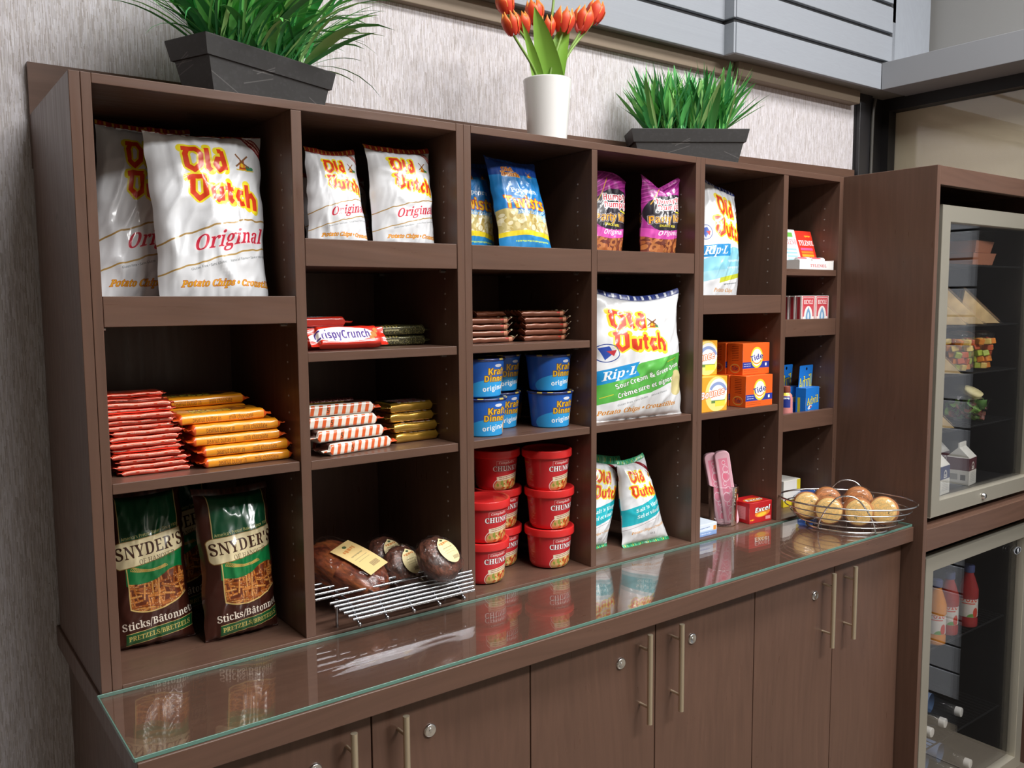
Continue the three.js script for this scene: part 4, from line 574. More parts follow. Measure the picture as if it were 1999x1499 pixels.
{
  const tide = card([
    (x, s, h) => { x.fillStyle = '#ee6420'; x.fillRect(0, 0, s, h); x.fillStyle = '#2c3a9c'; x.fillRect(0, h * 0.6, s, h * 0.2); blur(x, 66, h * 0.66, 100, 12, '#c9d0ee'); blur(x, 66, h * 0.73, 100, 12, '#c9d0ee'); x.fillStyle = '#f6dc3a'; x.beginPath(); x.ellipse(s * 0.52, h * 0.46, 86, 130, 0, 0, 7); x.fill(); x.fillStyle = '#f2f0ea'; x.beginPath(); x.ellipse(s * 0.52, h * 0.46, 70, 106, 0, 0, 7); x.fill(); x.strokeStyle = '#f29a2c'; x.lineWidth = 14; x.beginPath(); x.arc(s * 0.52, h * 0.5, 62, 0.3, 2.8); x.stroke(); word(x, 'Tide', s * 0.52, h * 0.46, 92, '#24349a', { rot: -0.2 }); x.fillStyle = '#fff'; x.fillRect(s * 0.83, h * 0.65, 24, 36); blur(x, s * 0.3, h * 0.86, 200, 9, '#a83c14'); blur(x, s * 0.3, h * 0.92, 200, 9, '#a83c14'); },
    (x, s, h) => { x.fillStyle = '#ee6420'; x.fillRect(0, 0, s, h); for (let i = 0; i < 9; i++) { x.fillStyle = '#7a2410'; x.fillRect(s * 0.3, h * (0.1 + i * 0.055), s * 0.42, 6); } x.strokeStyle = '#e9b45a'; x.lineWidth = 12; x.beginPath(); x.ellipse(s * 0.5, h * 0.8, s * 0.3, h * 0.13, 0, 0, 7); x.stroke(); word(x, 'Tide', s * 0.5, h * 0.8, 70, '#2c2a5c'); },
    (x, s, h) => { x.fillStyle = '#ee6420'; x.fillRect(0, 0, s, h); }], '#e2561c');
  const W = 0.118, H = 0.088, D = 0.055, y = 0.339, g = { group: 'orange detergent boxes' };
  carton('detergent_box', 'orange detergent box in front at the bottom', 'box', W, H, D, tide, [1.688, Y(y), -0.034], g);
  carton('detergent_box', 'orange detergent box behind the bottom front one', 'box', W, H, D, tide, [1.686, Y(y), -0.092], g);
  carton('detergent_box', 'orange detergent box on top facing forward', 'box', W, H, D, tide, [1.703, Y(y + H + 0.0006), -0.058], g);
  carton('detergent_box', 'orange detergent box on top, second from the front', 'box', W, H, D, tide, [1.7, Y(y + H + 0.0006), -0.116], g);
  carton('detergent_box', 'orange detergent box on top, third from the front', 'box', W, H, D, tide, [1.69, Y(y + H + 0.0006), -0.174], g);
  carton('detergent_box', 'orange detergent box at the bottom, third from the front', 'box', W, H, D, tide, [1.682, Y(y), -0.15], g); carton('detergent_box', 'orange detergent box at the bottom, last from the front', 'box', W, H, D, tide, [1.68, Y(y), -0.21], g);
  const bounce = card([(x, s, h) => { x.fillStyle = '#f0a92c'; x.fillRect(0, 0, s, h); x.fillStyle = '#f6e48a'; x.beginPath(); x.ellipse(s * 0.62, h * 0.5, s * 0.42, h * 0.5, 0, 0, 7); x.fill(); x.fillStyle = '#eef0ee'; x.beginPath(); x.ellipse(s * 0.66, h * 0.42, s * 0.33, h * 0.36, 0, 0, 7); x.fill(); x.strokeStyle = '#8fa2d2'; x.lineWidth = 34; x.beginPath(); x.arc(s * 0.66, h * 0.5, s * 0.3, 3.6, 6.0); x.stroke(); x.fillStyle = '#6b8f4a'; x.fillRect(s * 0.42, h * 0.68, s * 0.5, h * 0.08); x.fillStyle = '#e8df4a'; x.fillRect(s * 0.56, h * 0.7, s * 0.36, h * 0.16); word(x, 'Bounce', s * 0.45, h * 0.48, 106, '#ffffff', { rot: -0.14, line: '#e2702a', lw: 14, style: 'italic bold', sx: 0.9 }); },
    (x, s, h) => { x.fillStyle = '#f0a92c'; x.fillRect(0, 0, s, h); }, (x, s, h) => { x.fillStyle = '#f0a92c'; x.fillRect(0, 0, s, h); }], '#f0a92c');
  carton('dryer_sheet_box', 'yellow and white dryer sheet box beside the detergent, lower', 'box', 0.11, 0.094, 0.05, bounce, [1.5, Y(y), -0.036], { group: 'dryer sheet boxes' });
  carton('dryer_sheet_box', 'yellow and white dryer sheet box stacked on its twin', 'box', 0.11, 0.094, 0.05, bounce, [1.5, Y(y + 0.0946), -0.072], { group: 'dryer sheet boxes' });
}
{ // headache remedies in a white counter tray
  const y = 0.7245, tray = thing('counter_tray', 'white cardboard counter tray with red lettering', 'display tray', [1.946, Y(y), -0.058]);
  const tm = WHITE_PLASTIC; part(tray, 'tray', merge([span(-0.085, 0.085, 0, 0.001, -0.055, 0.05, 0.0004), span(-0.085, -0.0835, 0, 0.028, -0.055, 0.05, 0.0004), span(0.0835, 0.085, 0, 0.028, -0.055, 0.05, 0.0004), span(-0.085, 0.085, 0, 0.028, -0.055, -0.0535, 0.0004)]), tm);
  const front = span(-0.085, 0.085, 0, 0.025, 0.0485, 0.05, 0.0004), fu = front.attributes.uv, fp = front.attributes.position; for (let i = 0; i < fu.count; i++) fu.setXY(i, fp.getX(i) / 0.17 + 0.5, fp.getY(i) / 0.025);
  part(tray, 'tray_front', front, mapped(tex(512, 106, (x, w, h) => { x.fillStyle = '#f0eeec'; x.fillRect(0, 0, w, h); word(x, 'TYLENOL', w * 0.55, h * 0.56, 50, '#c22a34', { font: 'serif', style: 'bold' }); }), 0.4));
  const side = (x, s, h) => { x.fillStyle = '#ecebe9'; x.fillRect(0, 0, s, h); };
  const redBox = card([(x, s, h) => { x.fillStyle = '#d9301c'; x.fillRect(0, 0, s, h); x.fillStyle = '#e8e6e4'; x.fillRect(0, h * 0.9, s, h * 0.1); word(x, 'TYLENOL', s * 0.55, h * 0.33, 70, '#ffffff', { font: 'serif' }); const c = ['#e25a8c', '#f0802a', '#f2a42c', '#e9562a', '#f2d22c']; c.forEach((q, i) => { x.fillStyle = q; x.fillRect(s * 0.14, h * (0.46 + i * 0.085), s * 0.72, h * 0.065); }); blur(x, s * 0.65, h * 0.86, 160, 20, '#ffffff'); blur(x, s * 0.7, h * 0.15, 130, 22, '#f2b42c'); }, (x, s, h) => { x.fillStyle = '#d9301c'; x.fillRect(0, 0, s, h); }, side], '#d9301c');
  const whiteBox = card([(x, s, h) => { x.fillStyle = '#ecebe9'; x.fillRect(0, 0, s, h); word(x, 'TYLENOL', s * 0.62, h * 0.33, 70, '#d0435a', { font: 'serif' }); x.fillStyle = '#6ab04c'; x.fillRect(s * 0.3, h * 0.08, s * 0.5, h * 0.12); x.fillStyle = '#9cc4dc'; for (let i = 0; i < 4; i++) x.fillRect(s * 0.2, h * (0.5 + i * 0.09), s * 0.66, h * 0.05); }, side, side], '#ecebe9');
  const a = carton('remedy_box', 'red headache remedy box leaning back in the white tray', 'box', 0.082, 0.118, 0.018, redBox, [1.986, Y(y + 0.004), -0.062], {}); a.rotation.x = -0.3;
  const b = carton('remedy_box', 'white headache remedy box leaning back in the white tray', 'box', 0.078, 0.12, 0.018, whiteBox, [1.903, Y(y + 0.004), -0.06], {}); b.rotation.x = -0.3;
  const tubeM = mapped(tex(256, 128, (x, w, h) => { x.fillStyle = '#ececec'; x.fillRect(0, 0, w, h); x.fillStyle = '#a9bcd8'; x.fillRect(70, 30, 120, 50); x.fillStyle = '#d24a58'; x.fillRect(20, 30, 26, 60); }), 0.3, { clearcoat: 0.4 });
  for (const [x, l] of [[1.906, 'white remedy tube lying in the tray before the white box'], [1.976, 'white remedy tube lying in the tray before the red box']]) { const t = thing('remedy_tube', l, 'tube', [x, Y(y + 0.019), -0.03]); const g = lathe([[0, -0.03], [0.0075, -0.03], [0.0085, -0.028], [0.0085, 0.027], [0.0075, 0.03], [0, 0.03]], 24); g.rotateZ(PI / 2); g.translate(0, 0.0085, 0); part(t, 'tube', g, tubeM); const cgeo = lathe([[0.0088, 0.012], [0.0093, 0.0125], [0.0093, 0.029], [0.008, 0.0305], [0, 0.0305]], 24); cgeo.rotateZ(-PI / 2); cgeo.translate(0, 0.0085, 0); part(t, 'cap', cgeo, WHITE_PLASTIC); }
}
{ // playing card packs
  const y = 0.5482, m = card([(x, s, h) => { x.fillStyle = '#efe9e6'; x.fillRect(0, 0, s, h); x.strokeStyle = '#c23a44'; x.lineWidth = 14; x.strokeRect(26, 14, s - 52, h - 28); x.fillStyle = '#c8404a'; x.fillRect(40, 26, s - 80, 90); word(x, 'BICYCLE', s / 2, 72, 70, '#f2e4e2', { sx: 0.9 }); x.fillStyle = '#c8505a'; x.fillRect(40, 116, s - 80, 120); x.fillStyle = '#efe9e6'; x.beginPath(); x.arc(s / 2, 235, 118, 0, 7); x.fill(); x.fillStyle = '#7ba4c8'; x.beginPath(); x.moveTo(s / 2, 130); x.bezierCurveTo(s / 2 + 110, 230, s / 2 + 80, 290, s / 2 + 8, 280); x.lineTo(s / 2 + 30, 330); x.lineTo(s / 2 - 30, 330); x.lineTo(s / 2 - 8, 280); x.bezierCurveTo(s / 2 - 80, 290, s / 2 - 110, 230, s / 2, 130); x.fill(); x.fillStyle = '#dfe9f0'; x.beginPath(); x.ellipse(s / 2, 230, 22, 44, 0, 0, 7); x.fill(); },
    (x, s, h) => { x.fillStyle = '#efe9e6'; x.fillRect(0, 0, s, h); x.fillStyle = '#b0343e'; x.fillRect(s * 0.12, h * 0.04, s * 0.6, h * 0.92); }, (x, s, h) => { x.fillStyle = '#efe9e6'; x.fillRect(0, 0, s, h); x.fillStyle = '#c4444e'; x.fillRect(20, 40, s - 40, h - 120); }], '#efe9e6');
  const W = 0.067, H = 0.1, D = 0.0185; let i = 0;
  const labs = ['red and white playing card pack in front of the others near the divider', 'red and white playing card pack in front next to the tall cabinet'];
  for (const [x, l] of [[1.93, labs[0]], [1.999, labs[1]]]) carton('card_pack', l, 'card pack', W, H, D, m, [x, Y(y), -0.031], { group: 'playing card packs' });
  for (let k = 1; k < 4; k++) for (const x of [1.93, 1.999]) carton('card_pack', 'red and white playing card pack in the rows behind', 'card pack', W, H, D, m, [x - 0.001 * k, Y(y), -0.031 - k * 0.0215], { group: 'playing card packs behind' });
}
{ // blue painkiller cartons with hang tabs, pink bottle
  const y = 0.2742, blue = card([(x, s, h) => { x.fillStyle = '#1c7ad8'; x.fillRect(0, 0, s, h); word(x, 'Advil', s * 0.5, h * 0.4, 120, '#f2e23a', { font: 'serif', line: '#0f3f86', lw: 8, rot: -0.08 }); blur(x, s * 0.66, h * 0.86, 110, 44, '#f2f4e0'); x.fillStyle = '#e2e6ee'; x.beginPath(); x.ellipse(s * 0.3, h * 0.6, 60, 22, -0.3, 0, 7); x.fill(); x.fillStyle = '#c2404a'; x.beginPath(); x.ellipse(s * 0.36, h * 0.6, 26, 12, -0.3, 0, 7); x.fill(); },
    (x, s, h) => { x.fillStyle = '#1c7ad8'; x.fillRect(0, 0, s, h); x.fillStyle = '#d9cf3a'; x.fillRect(s * 0.2, h * 0.3, s * 0.25, h * 0.5); }, (x, s, h) => { x.fillStyle = '#1c7ad8'; x.fillRect(0, 0, s, h); }], '#1c7ad8');
  const mk = (l, x, z, turn) => { const c = carton('painkiller_carton', l, 'box', 0.082, 0.098, 0.034, blue, [x, Y(y), z], { turn }); const s = new THREE.Shape([[-0.04, 0], [0.04, 0], [0.052, 0.1], [0.05, 0.103], [-0.026, 0.103], [-0.029, 0.1]].map((q) => new THREE.Vector2(...q))); const hole = new THREE.Path(); hole.absarc(0.013, 0.092, 0.005, 0, 2 * PI); s.holes.push(hole); const g = new THREE.ExtrudeGeometry(s, { depth: 0.0008, bevelEnabled: false }), uv = g.attributes.uv; for (let i = 0; i < uv.count; i++) uv.setXY(i, (clamp(uv.getX(i) / 0.092 + 0.44, 0.02, 0.98)) / 3, clamp(uv.getY(i) / 0.103 * 0.62 + 0.3, 0, 1)); g.translate(0, 0.06, -0.012); part(c, 'hang_tab', g, blue, 'blue card tab with a round hole'); };
  mk('blue painkiller carton with hang tab standing in front', 1.975, -0.048, 0.12); mk('blue painkiller carton with hang tab partly hidden by its twin', 1.945, -0.098, 0.15);
  const b = thing('syrup_bottle', 'pink bottle of stomach medicine beside the blue cartons', 'bottle', [1.866, Y(y), -0.045]);
  const pk = mapped(tex(512, 256, (x, w, h) => { x.fillStyle = '#d98a86'; x.fillRect(0, 0, w, h); for (let i = 0; i < 3; i++) { const c = 90 + i * 170; x.fillStyle = '#e8dc4a'; x.fillRect(c - 60, 80, 120, 34); x.fillStyle = '#2a3a8c'; x.fillRect(c - 60, 120, 120, 40); blur(x, c, 140, 90, 20, '#f2f2f2'); x.fillStyle = '#b5523f'; x.beginPath(); x.ellipse(c, 205, 40, 34, 0, 0, 7); x.fill(); } }), 0.35, { clearcoat: 0.4 });
  part(b, 'bottle_body', lathe([[0, 0], [0.017, 0], [0.019, 0.004], [0.019, 0.07], [0.016, 0.082], [0.009, 0.09], [0.009, 0.094], [0, 0.094]], 32), pk); part(b, 'cap', lathe([[0.0095, 0.09], [0.0115, 0.0905], [0.0115, 0.106], [0.01, 0.108], [0, 0.108]], 24), std(0x8c4a3c, 0.4), 'reddish brown screw cap');
}

// ---------- bread on the chrome rack ----------
const RACK = phys({ color: 0xa9abb0, metalness: 1, roughness: 0.22 });
{
  const r = thing('wire_rack', 'chrome wire rack sticking out of the cubby under the wrapped breads', 'rack', [0.525, Y(0), -0.1]);
  const rodsX = []; for (let i = 0; i < 6; i++) rodsX.push([0.006 + i * 0.0075, 0.0605 - i * 0.0055, i * 0.006]); for (let i = 0; i < 8; i++) rodsX.push([-0.03 - i * 0.028, 0.0605, 0]);
  const x0 = 0.374 - 0.525, x1 = 0.702 - 0.525;
  rodsX.forEach(([z, y, s], i) => { const a = i < 6 ? x0 + s : 0.36 - 0.525, b = i < 6 ? x1 - s * 0.6 : 0.676 - 0.525; part(r, 'rod', rod(V(a, y, z + 0.1), V(b, y, z + 0.1), 0.0032, 10), RACK); });
  for (const x of [0.415, 0.475, 0.535, 0.595, 0.655]) {
    const g = [tube([V(x - 0.525, 0.0545, -0.13), V(x - 0.525, 0.0545, 0.1), V(x - 0.525, 0.042, 0.125), V(x - 0.525, 0.023, 0.147)], 0.0026, 20), (() => { const q = new THREE.SphereGeometry(0.0046, 12, 8); q.translate(x - 0.525, 0.023, 0.149); return q; })()];
    part(r, 'cross_rod', merge(g), RACK);
  }
  for (const [x, z] of [[0.4, -0.22], [0.65, -0.22], [0.4, -0.02], [0.65, -0.02]]) part(r, 'leg', rod(V(x - 0.525, 0, z + 0.1), V(x - 0.525, 0.056, z + 0.1), 0.003, 10), RACK);
  // breads
  const crust = dataTex(256, 256, (x, y) => { const n = noise2(x * 5, y * 4), f = noise2(x * 22, y * 18), m = noise2(x * 60 + 4, y * 50), k = 1 + 0.3 * n + 0.2 * f + 0.12 * m; return [118 * k, 60 * k + 8 * n, 34 * k]; }), dark = dataTex(256, 256, (x, y) => { const n = noise2(x * 6 + 9, y * 5), f = noise2(x * 28, y * 20), m = noise2(x * 70 + 4, y * 60), k = 1 + 0.3 * n + 0.28 * f + 0.2 * m; return [82 * k, 48 * k, 36 * k]; });
  const CR = phys({ map: crust, roughness: 0.4, clearcoat: 0.4, clearcoatRoughness: 0.2 }), DK = phys({ map: dark, roughness: 0.5, clearcoat: 0.3, clearcoatRoughness: 0.3 });
  const blob = (rx, ry, rz, e, amp, seed, grow = 0, nx = 40, ny = 26) => { // superellipsoid lump, base near y = 0
    const g = new THREE.SphereGeometry(1, nx, ny), p = g.attributes.position; for (let i = 0; i < p.count; i++) { let x = p.getX(i), y = p.getY(i), z = p.getZ(i); const q = Math.pow(Math.pow(Math.abs(x), e) + Math.pow(Math.abs(y), e) + Math.pow(Math.abs(z), e), -1 / e), n = 1 + amp * noise3(x * 2 + seed, y * 2, z * 2) + amp * 0.4 * noise3(x * 6 + seed, y * 6, z * 6); p.setXYZ(i, x * q * (rx + grow) * n, y * q * (ry + grow) * n, z * q * (rz + grow) * n); } g.computeVertexNormals(); return g; };
  const film = (rx, ry, rz, e, seed) => { const g = blob(rx, ry, rz, e, 0.035, seed, 0.003, 110, 76), p = g.attributes.position, n = g.attributes.normal; for (let i = 0; i < p.count; i++) { const a = noise3(p.getX(i) * 120 + seed, p.getY(i) * 120, p.getZ(i) * 120) * 0.0012 + Math.pow(1 - Math.abs(noise3(p.getX(i) * 34 + seed * 2, p.getY(i) * 34, p.getZ(i) * 34)), 5) * 0.0024 + Math.abs(noise3(p.getX(i) * 60, p.getY(i) * 60 + seed, p.getZ(i) * 60)) * 0.001; p.setXYZ(i, p.getX(i) + n.getX(i) * a, p.getY(i) + n.getY(i) * a, p.getZ(i) + n.getZ(i) * a); } g.computeVertexNormals(); return g; };
  const tag = (w, h, shape) => mapped(tex(256, 320, (x, W, H) => { x.clearRect(0, 0, W, H); x.fillStyle = '#e6c98a'; if (shape === 'round') { x.fillStyle = '#ead9a4'; x.beginPath(); x.ellipse(W / 2, H * 0.53, W * 0.49, H * 0.46, 0, 0, 7); x.fill(); x.beginPath(); x.moveTo(W * 0.2, H * 0.2); x.lineTo(W / 2, 0); x.lineTo(W * 0.8, H * 0.2); x.fill(); } else x.fillRect(0, 0, W, H);
    blur(x, W * 0.5, H * 0.25, 150, 36, '#d08a4a', -0.06); x.fillStyle = '#4a5a3a'; x.beginPath(); x.ellipse(W * 0.5, H * 0.12, 22, 13, 0, 0, 7); x.fill(); blur(x, W * 0.5, H * 0.44, 150, 13, '#9a8a62'); blur(x, W * 0.5, H * 0.54, 170, 7, '#a89a70'); blur(x, W * 0.5, H * 0.62, 150, 7, '#a89a70'); x.fillStyle = '#5a4a3a'; for (let i = 0; i < 17; i++) x.fillRect(W * 0.44 + i * 6, H * 0.76, i % 3 ? 2 : 4, H * 0.12); }), 0.5, { alphaTest: 0.5 });
  const patch = (w, h, bend, turnAxis) => { const g = new THREE.PlaneGeometry(w, h, 10, 10), p = g.attributes.position; for (let i = 0; i < p.count; i++) p.setZ(i, -bend * (p.getX(i) ** 2 + p.getY(i) ** 2)); g.computeVertexNormals(); return g; };
  const loaf = thing('wrapped_loaf', 'brown loaf in cling film with a rectangular tan label', 'bread', at(676, 1118, { z: -0.115 }).toArray()); loaf.rotation.set(0.42, 0.5, -0.04);
  part(loaf, 'crust', blob(0.052, 0.04, 0.094, 3.4, 0.05, 2), CR); part(loaf, 'cling_film', film(0.053, 0.041, 0.096, 3.4, 5), FILM);
  const lab = part(loaf, 'label', patch(0.062, 0.105, 1.2), tag(1, 1, 'rect'), 'tan printed label'); lab.rotation.x = -PI / 2; lab.position.set(0.01, 0.0485, 0.016);
  const round = (name, uu, vv, z, R, label, seed, rx, ry) => { const b = thing('wrapped_bun', label, 'bread', at(uu, vv, { z }).toArray()); part(b, 'crust', blob(R, R * 0.62, R, 2.2, 0.05, seed), DK); part(b, 'cling_film', film(R, R * 0.62, R, 2.2, seed + 2), FILM); const l = part(b, 'label', patch(R * 1.12, R * 1.28, 5), tag(1, 1, 'round'), 'pale round label'); l.rotation.x = -PI / 2; l.position.y = R * 0.62 + 0.0055; b.rotation.set(rx, ry, 0, 'YXZ'); };
  round('a', 786, 1106, -0.085, 0.046, 'dark round bun in cling film between the loaf and the big bun', 3, 0.95, 0.35); round('b', 857, 1092, 0.002, 0.05, 'large dark round bun in cling film beside the divider', 7, 0.75, 0.45); round('c', 752, 1086, -0.17, 0.046, 'dark round bun half hidden behind the loaf', 11, 0.95, 0.3);
}
// ---------- counter goods in the last cubbies ----------
{
  const t = thing('tumbler', 'clear glass tumbler holding the pink cases', 'glass', [1.62, Y(0), -0.072]);
  part(t, 'glass', lathe([[0, 0.006], [0.034, 0.006], [0.0368, 0.012], [0.0405, 0.112], [0.0417, 0.1135], [0.0425, 0.112], [0.0388, 0.004], [0.036, 0.0005], [0, 0.0005]], 48), phys({ color: 0xf2f7f6, transmission: 1, roughness: 0.02, thickness: 0.003, ior: 1.45 }));
  const pinkT = tex(256, 1024, (x, w, h) => { x.fillStyle = '#e9b8c4'; x.fillRect(0, 0, w, h); x.fillStyle = '#e88ca4'; x.fillRect(w * 0.16, h * 0.08, w * 0.68, h * 0.86); const r = prng(91); for (let i = 0; i < 9; i++) { const y = h * (0.14 + i * 0.095), q = 30 + 38 * ((i * 7) % 3) / 2; x.strokeStyle = '#f7dde4'; x.lineWidth = 9; x.beginPath(); x.arc(w / 2 + (r() - 0.5) * 50, y, q, 0.4, 6); x.stroke(); if (i % 2 === 0) { x.fillStyle = '#ee7c96'; x.beginPath(); x.arc(w / 2, y, q * 0.66, 0, 7); x.fill(); } } });
  const pink = phys({ map: pinkT, roughness: 0.3, clearcoat: 0.4 });
  const hold = (l, u0, v0, u1, v1, z0, z1, turn) => { const a = at(u0, v0, { z: z0 }), b = at(u1, v1, { z: z1 }), H = a.distanceTo(b), c = thing('travel_case', l, 'case', a.toArray(), { group: 'pink travel cases' }); const s = new THREE.Shape(), w = 0.0185, rad = 0.014; s.moveTo(-w + rad, 0); s.lineTo(w - rad, 0); s.quadraticCurveTo(w, 0, w, rad); s.lineTo(w, H - rad); s.quadraticCurveTo(w, H, w - rad, H); s.lineTo(-w + rad, H); s.quadraticCurveTo(-w, H, -w, H - rad); s.lineTo(-w, rad); s.quadraticCurveTo(-w, 0, -w + rad, 0);
    const g = new THREE.ExtrudeGeometry(s, { depth: 0.012, bevelEnabled: true, bevelSize: 0.003, bevelThickness: 0.003, bevelSegments: 3, curveSegments: 8 }), uv = g.attributes.uv, p = g.attributes.position; for (let i = 0; i < uv.count; i++) uv.setXY(i, p.getX(i) / (2 * w) + 0.5, p.getY(i) / H); g.translate(0, 0, -0.006); part(c, 'case_shell', g, pink, 'pink bubble print in a clear shell'); c.quaternion.setFromUnitVectors(V(0, 1, 0), b.clone().sub(a).normalize()); c.rotateY(turn); };
  hold('pink bubble patterned case leaning in the tumbler in front', 1428, 1022, 1407, 882, -0.058, -0.075, -0.62); hold('pink bubble patterned case leaning behind its twin', 1411, 1019, 1386, 886, -0.075, -0.1, -0.55);
  const gum = card([(x, s, h) => { x.fillStyle = '#b5161c'; x.fillRect(0, 0, s, h); x.fillStyle = '#e8842a'; x.beginPath(); x.ellipse(s * 0.58, h * 0.55, 130, 70, -0.2, 0, 7); x.fill(); x.fillStyle = '#f2c43a'; x.beginPath(); x.ellipse(s * 0.55, h * 0.62, 80, 34, -0.2, 0, 7); x.fill(); word(x, 'Excel', s * 0.56, h * 0.36, 118, '#ffffff', { style: 'italic bold', rot: -0.1, line: '#3a1218', lw: 14, sx: 0.9 }); blur(x, 50, h * 0.84, 64, 34, '#f2b82c', -0.1); x.fillStyle = '#d98a8c'; x.fillRect(s * 0.72, h * 0.74, s * 0.22, h * 0.16); },
    (x, s, h) => { x.fillStyle = '#b5161c'; x.fillRect(0, 0, s, h); x.fillStyle = '#d28486'; x.fillRect(s * 0.1, h * 0.2, s * 0.7, h * 0.62); x.fillStyle = '#b25a5e'; for (let i = 0; i < 7; i++) x.fillRect(s * 0.14, h * (0.25 + i * 0.075), s * 0.6, 5); }, (x, s, h) => { x.fillStyle = '#b5161c'; x.fillRect(0, 0, s, h); x.fillStyle = '#e2852a'; x.beginPath(); x.ellipse(s * 0.5, h * 0.6, 150, 90, 0, 0, 7); x.fill(); word(x, 'Excel', s * 0.5, h * 0.6, 110, '#f4f0ea', { style: 'italic bold', line: '#3a1218', lw: 14 }); }], '#b5161c');
  carton('gum_box', 'red gum box with orange flame print', 'box', 0.094, 0.06, 0.074, gum, [1.7205, Y(0), -0.053], { turn: -0.06 });
  const bl = card([(x, s, h) => { x.fillStyle = '#d7e2ee'; x.fillRect(0, 0, s, h); x.fillStyle = '#7d9cd0'; x.fillRect(0, h * 0.62, s, h * 0.38); x.fillStyle = '#a9c2e2'; x.fillRect(0, h * 0.55, s, h * 0.1); x.fillStyle = '#e2963a'; x.fillRect(s * 0.8, h * 0.25, s * 0.16, h * 0.35); blur(x, s * 0.36, h * 0.32, 200, 34, '#5a76b4', -0.08); blur(x, s * 0.4, h * 0.8, 220, 44, '#c2d2ea'); }, (x, s, h) => { x.fillStyle = '#d7e2ee'; x.fillRect(0, 0, s, h); }, (x, s, h) => { x.fillStyle = '#d7e2ee'; x.fillRect(0, 0, s, h); }], '#d7e2ee');
  carton('lozenge_box', 'small pale blue and white box beside the tumbler', 'box', 0.075, 0.034, 0.062, bl, [1.486, Y(0), -0.043], {});
  const yb = card([(x, s, h) => { x.fillStyle = '#e9e6df'; x.fillRect(0, 0, s, h); x.fillStyle = '#e0c82c'; x.fillRect(0, h * 0.75, s, h * 0.25); x.fillRect(s * 0.78, 0, s * 0.22, h * 0.4); }, (x, s, h) => { x.fillStyle = '#e9e6df'; x.fillRect(0, 0, s, h); x.fillStyle = '#e0c82c'; x.fillRect(0, h * 0.7, s, h * 0.3); }, (x, s, h) => { x.fillStyle = '#e9e6df'; x.fillRect(0, 0, s, h); }], '#e9e6df');
  carton('tissue_box', 'white and yellow box behind the bread basket', 'box', 0.085, 0.082, 0.1, yb, [1.955, Y(0), -0.13], {});
  const bp = thing('tissue_pack', 'crinkled blue pack lying behind the bread basket', 'pack', [2.0, Y(0), -0.055], { turn: 0.5 }); const bg = barGeo(0.085, 0.05, 0.045, { seed: 33, fin: 0.006 }); part(bp, 'wrapper', bg, phys({ color: 0x2f62b4, roughness: 0.3, clearcoat: 0.5 }));
}
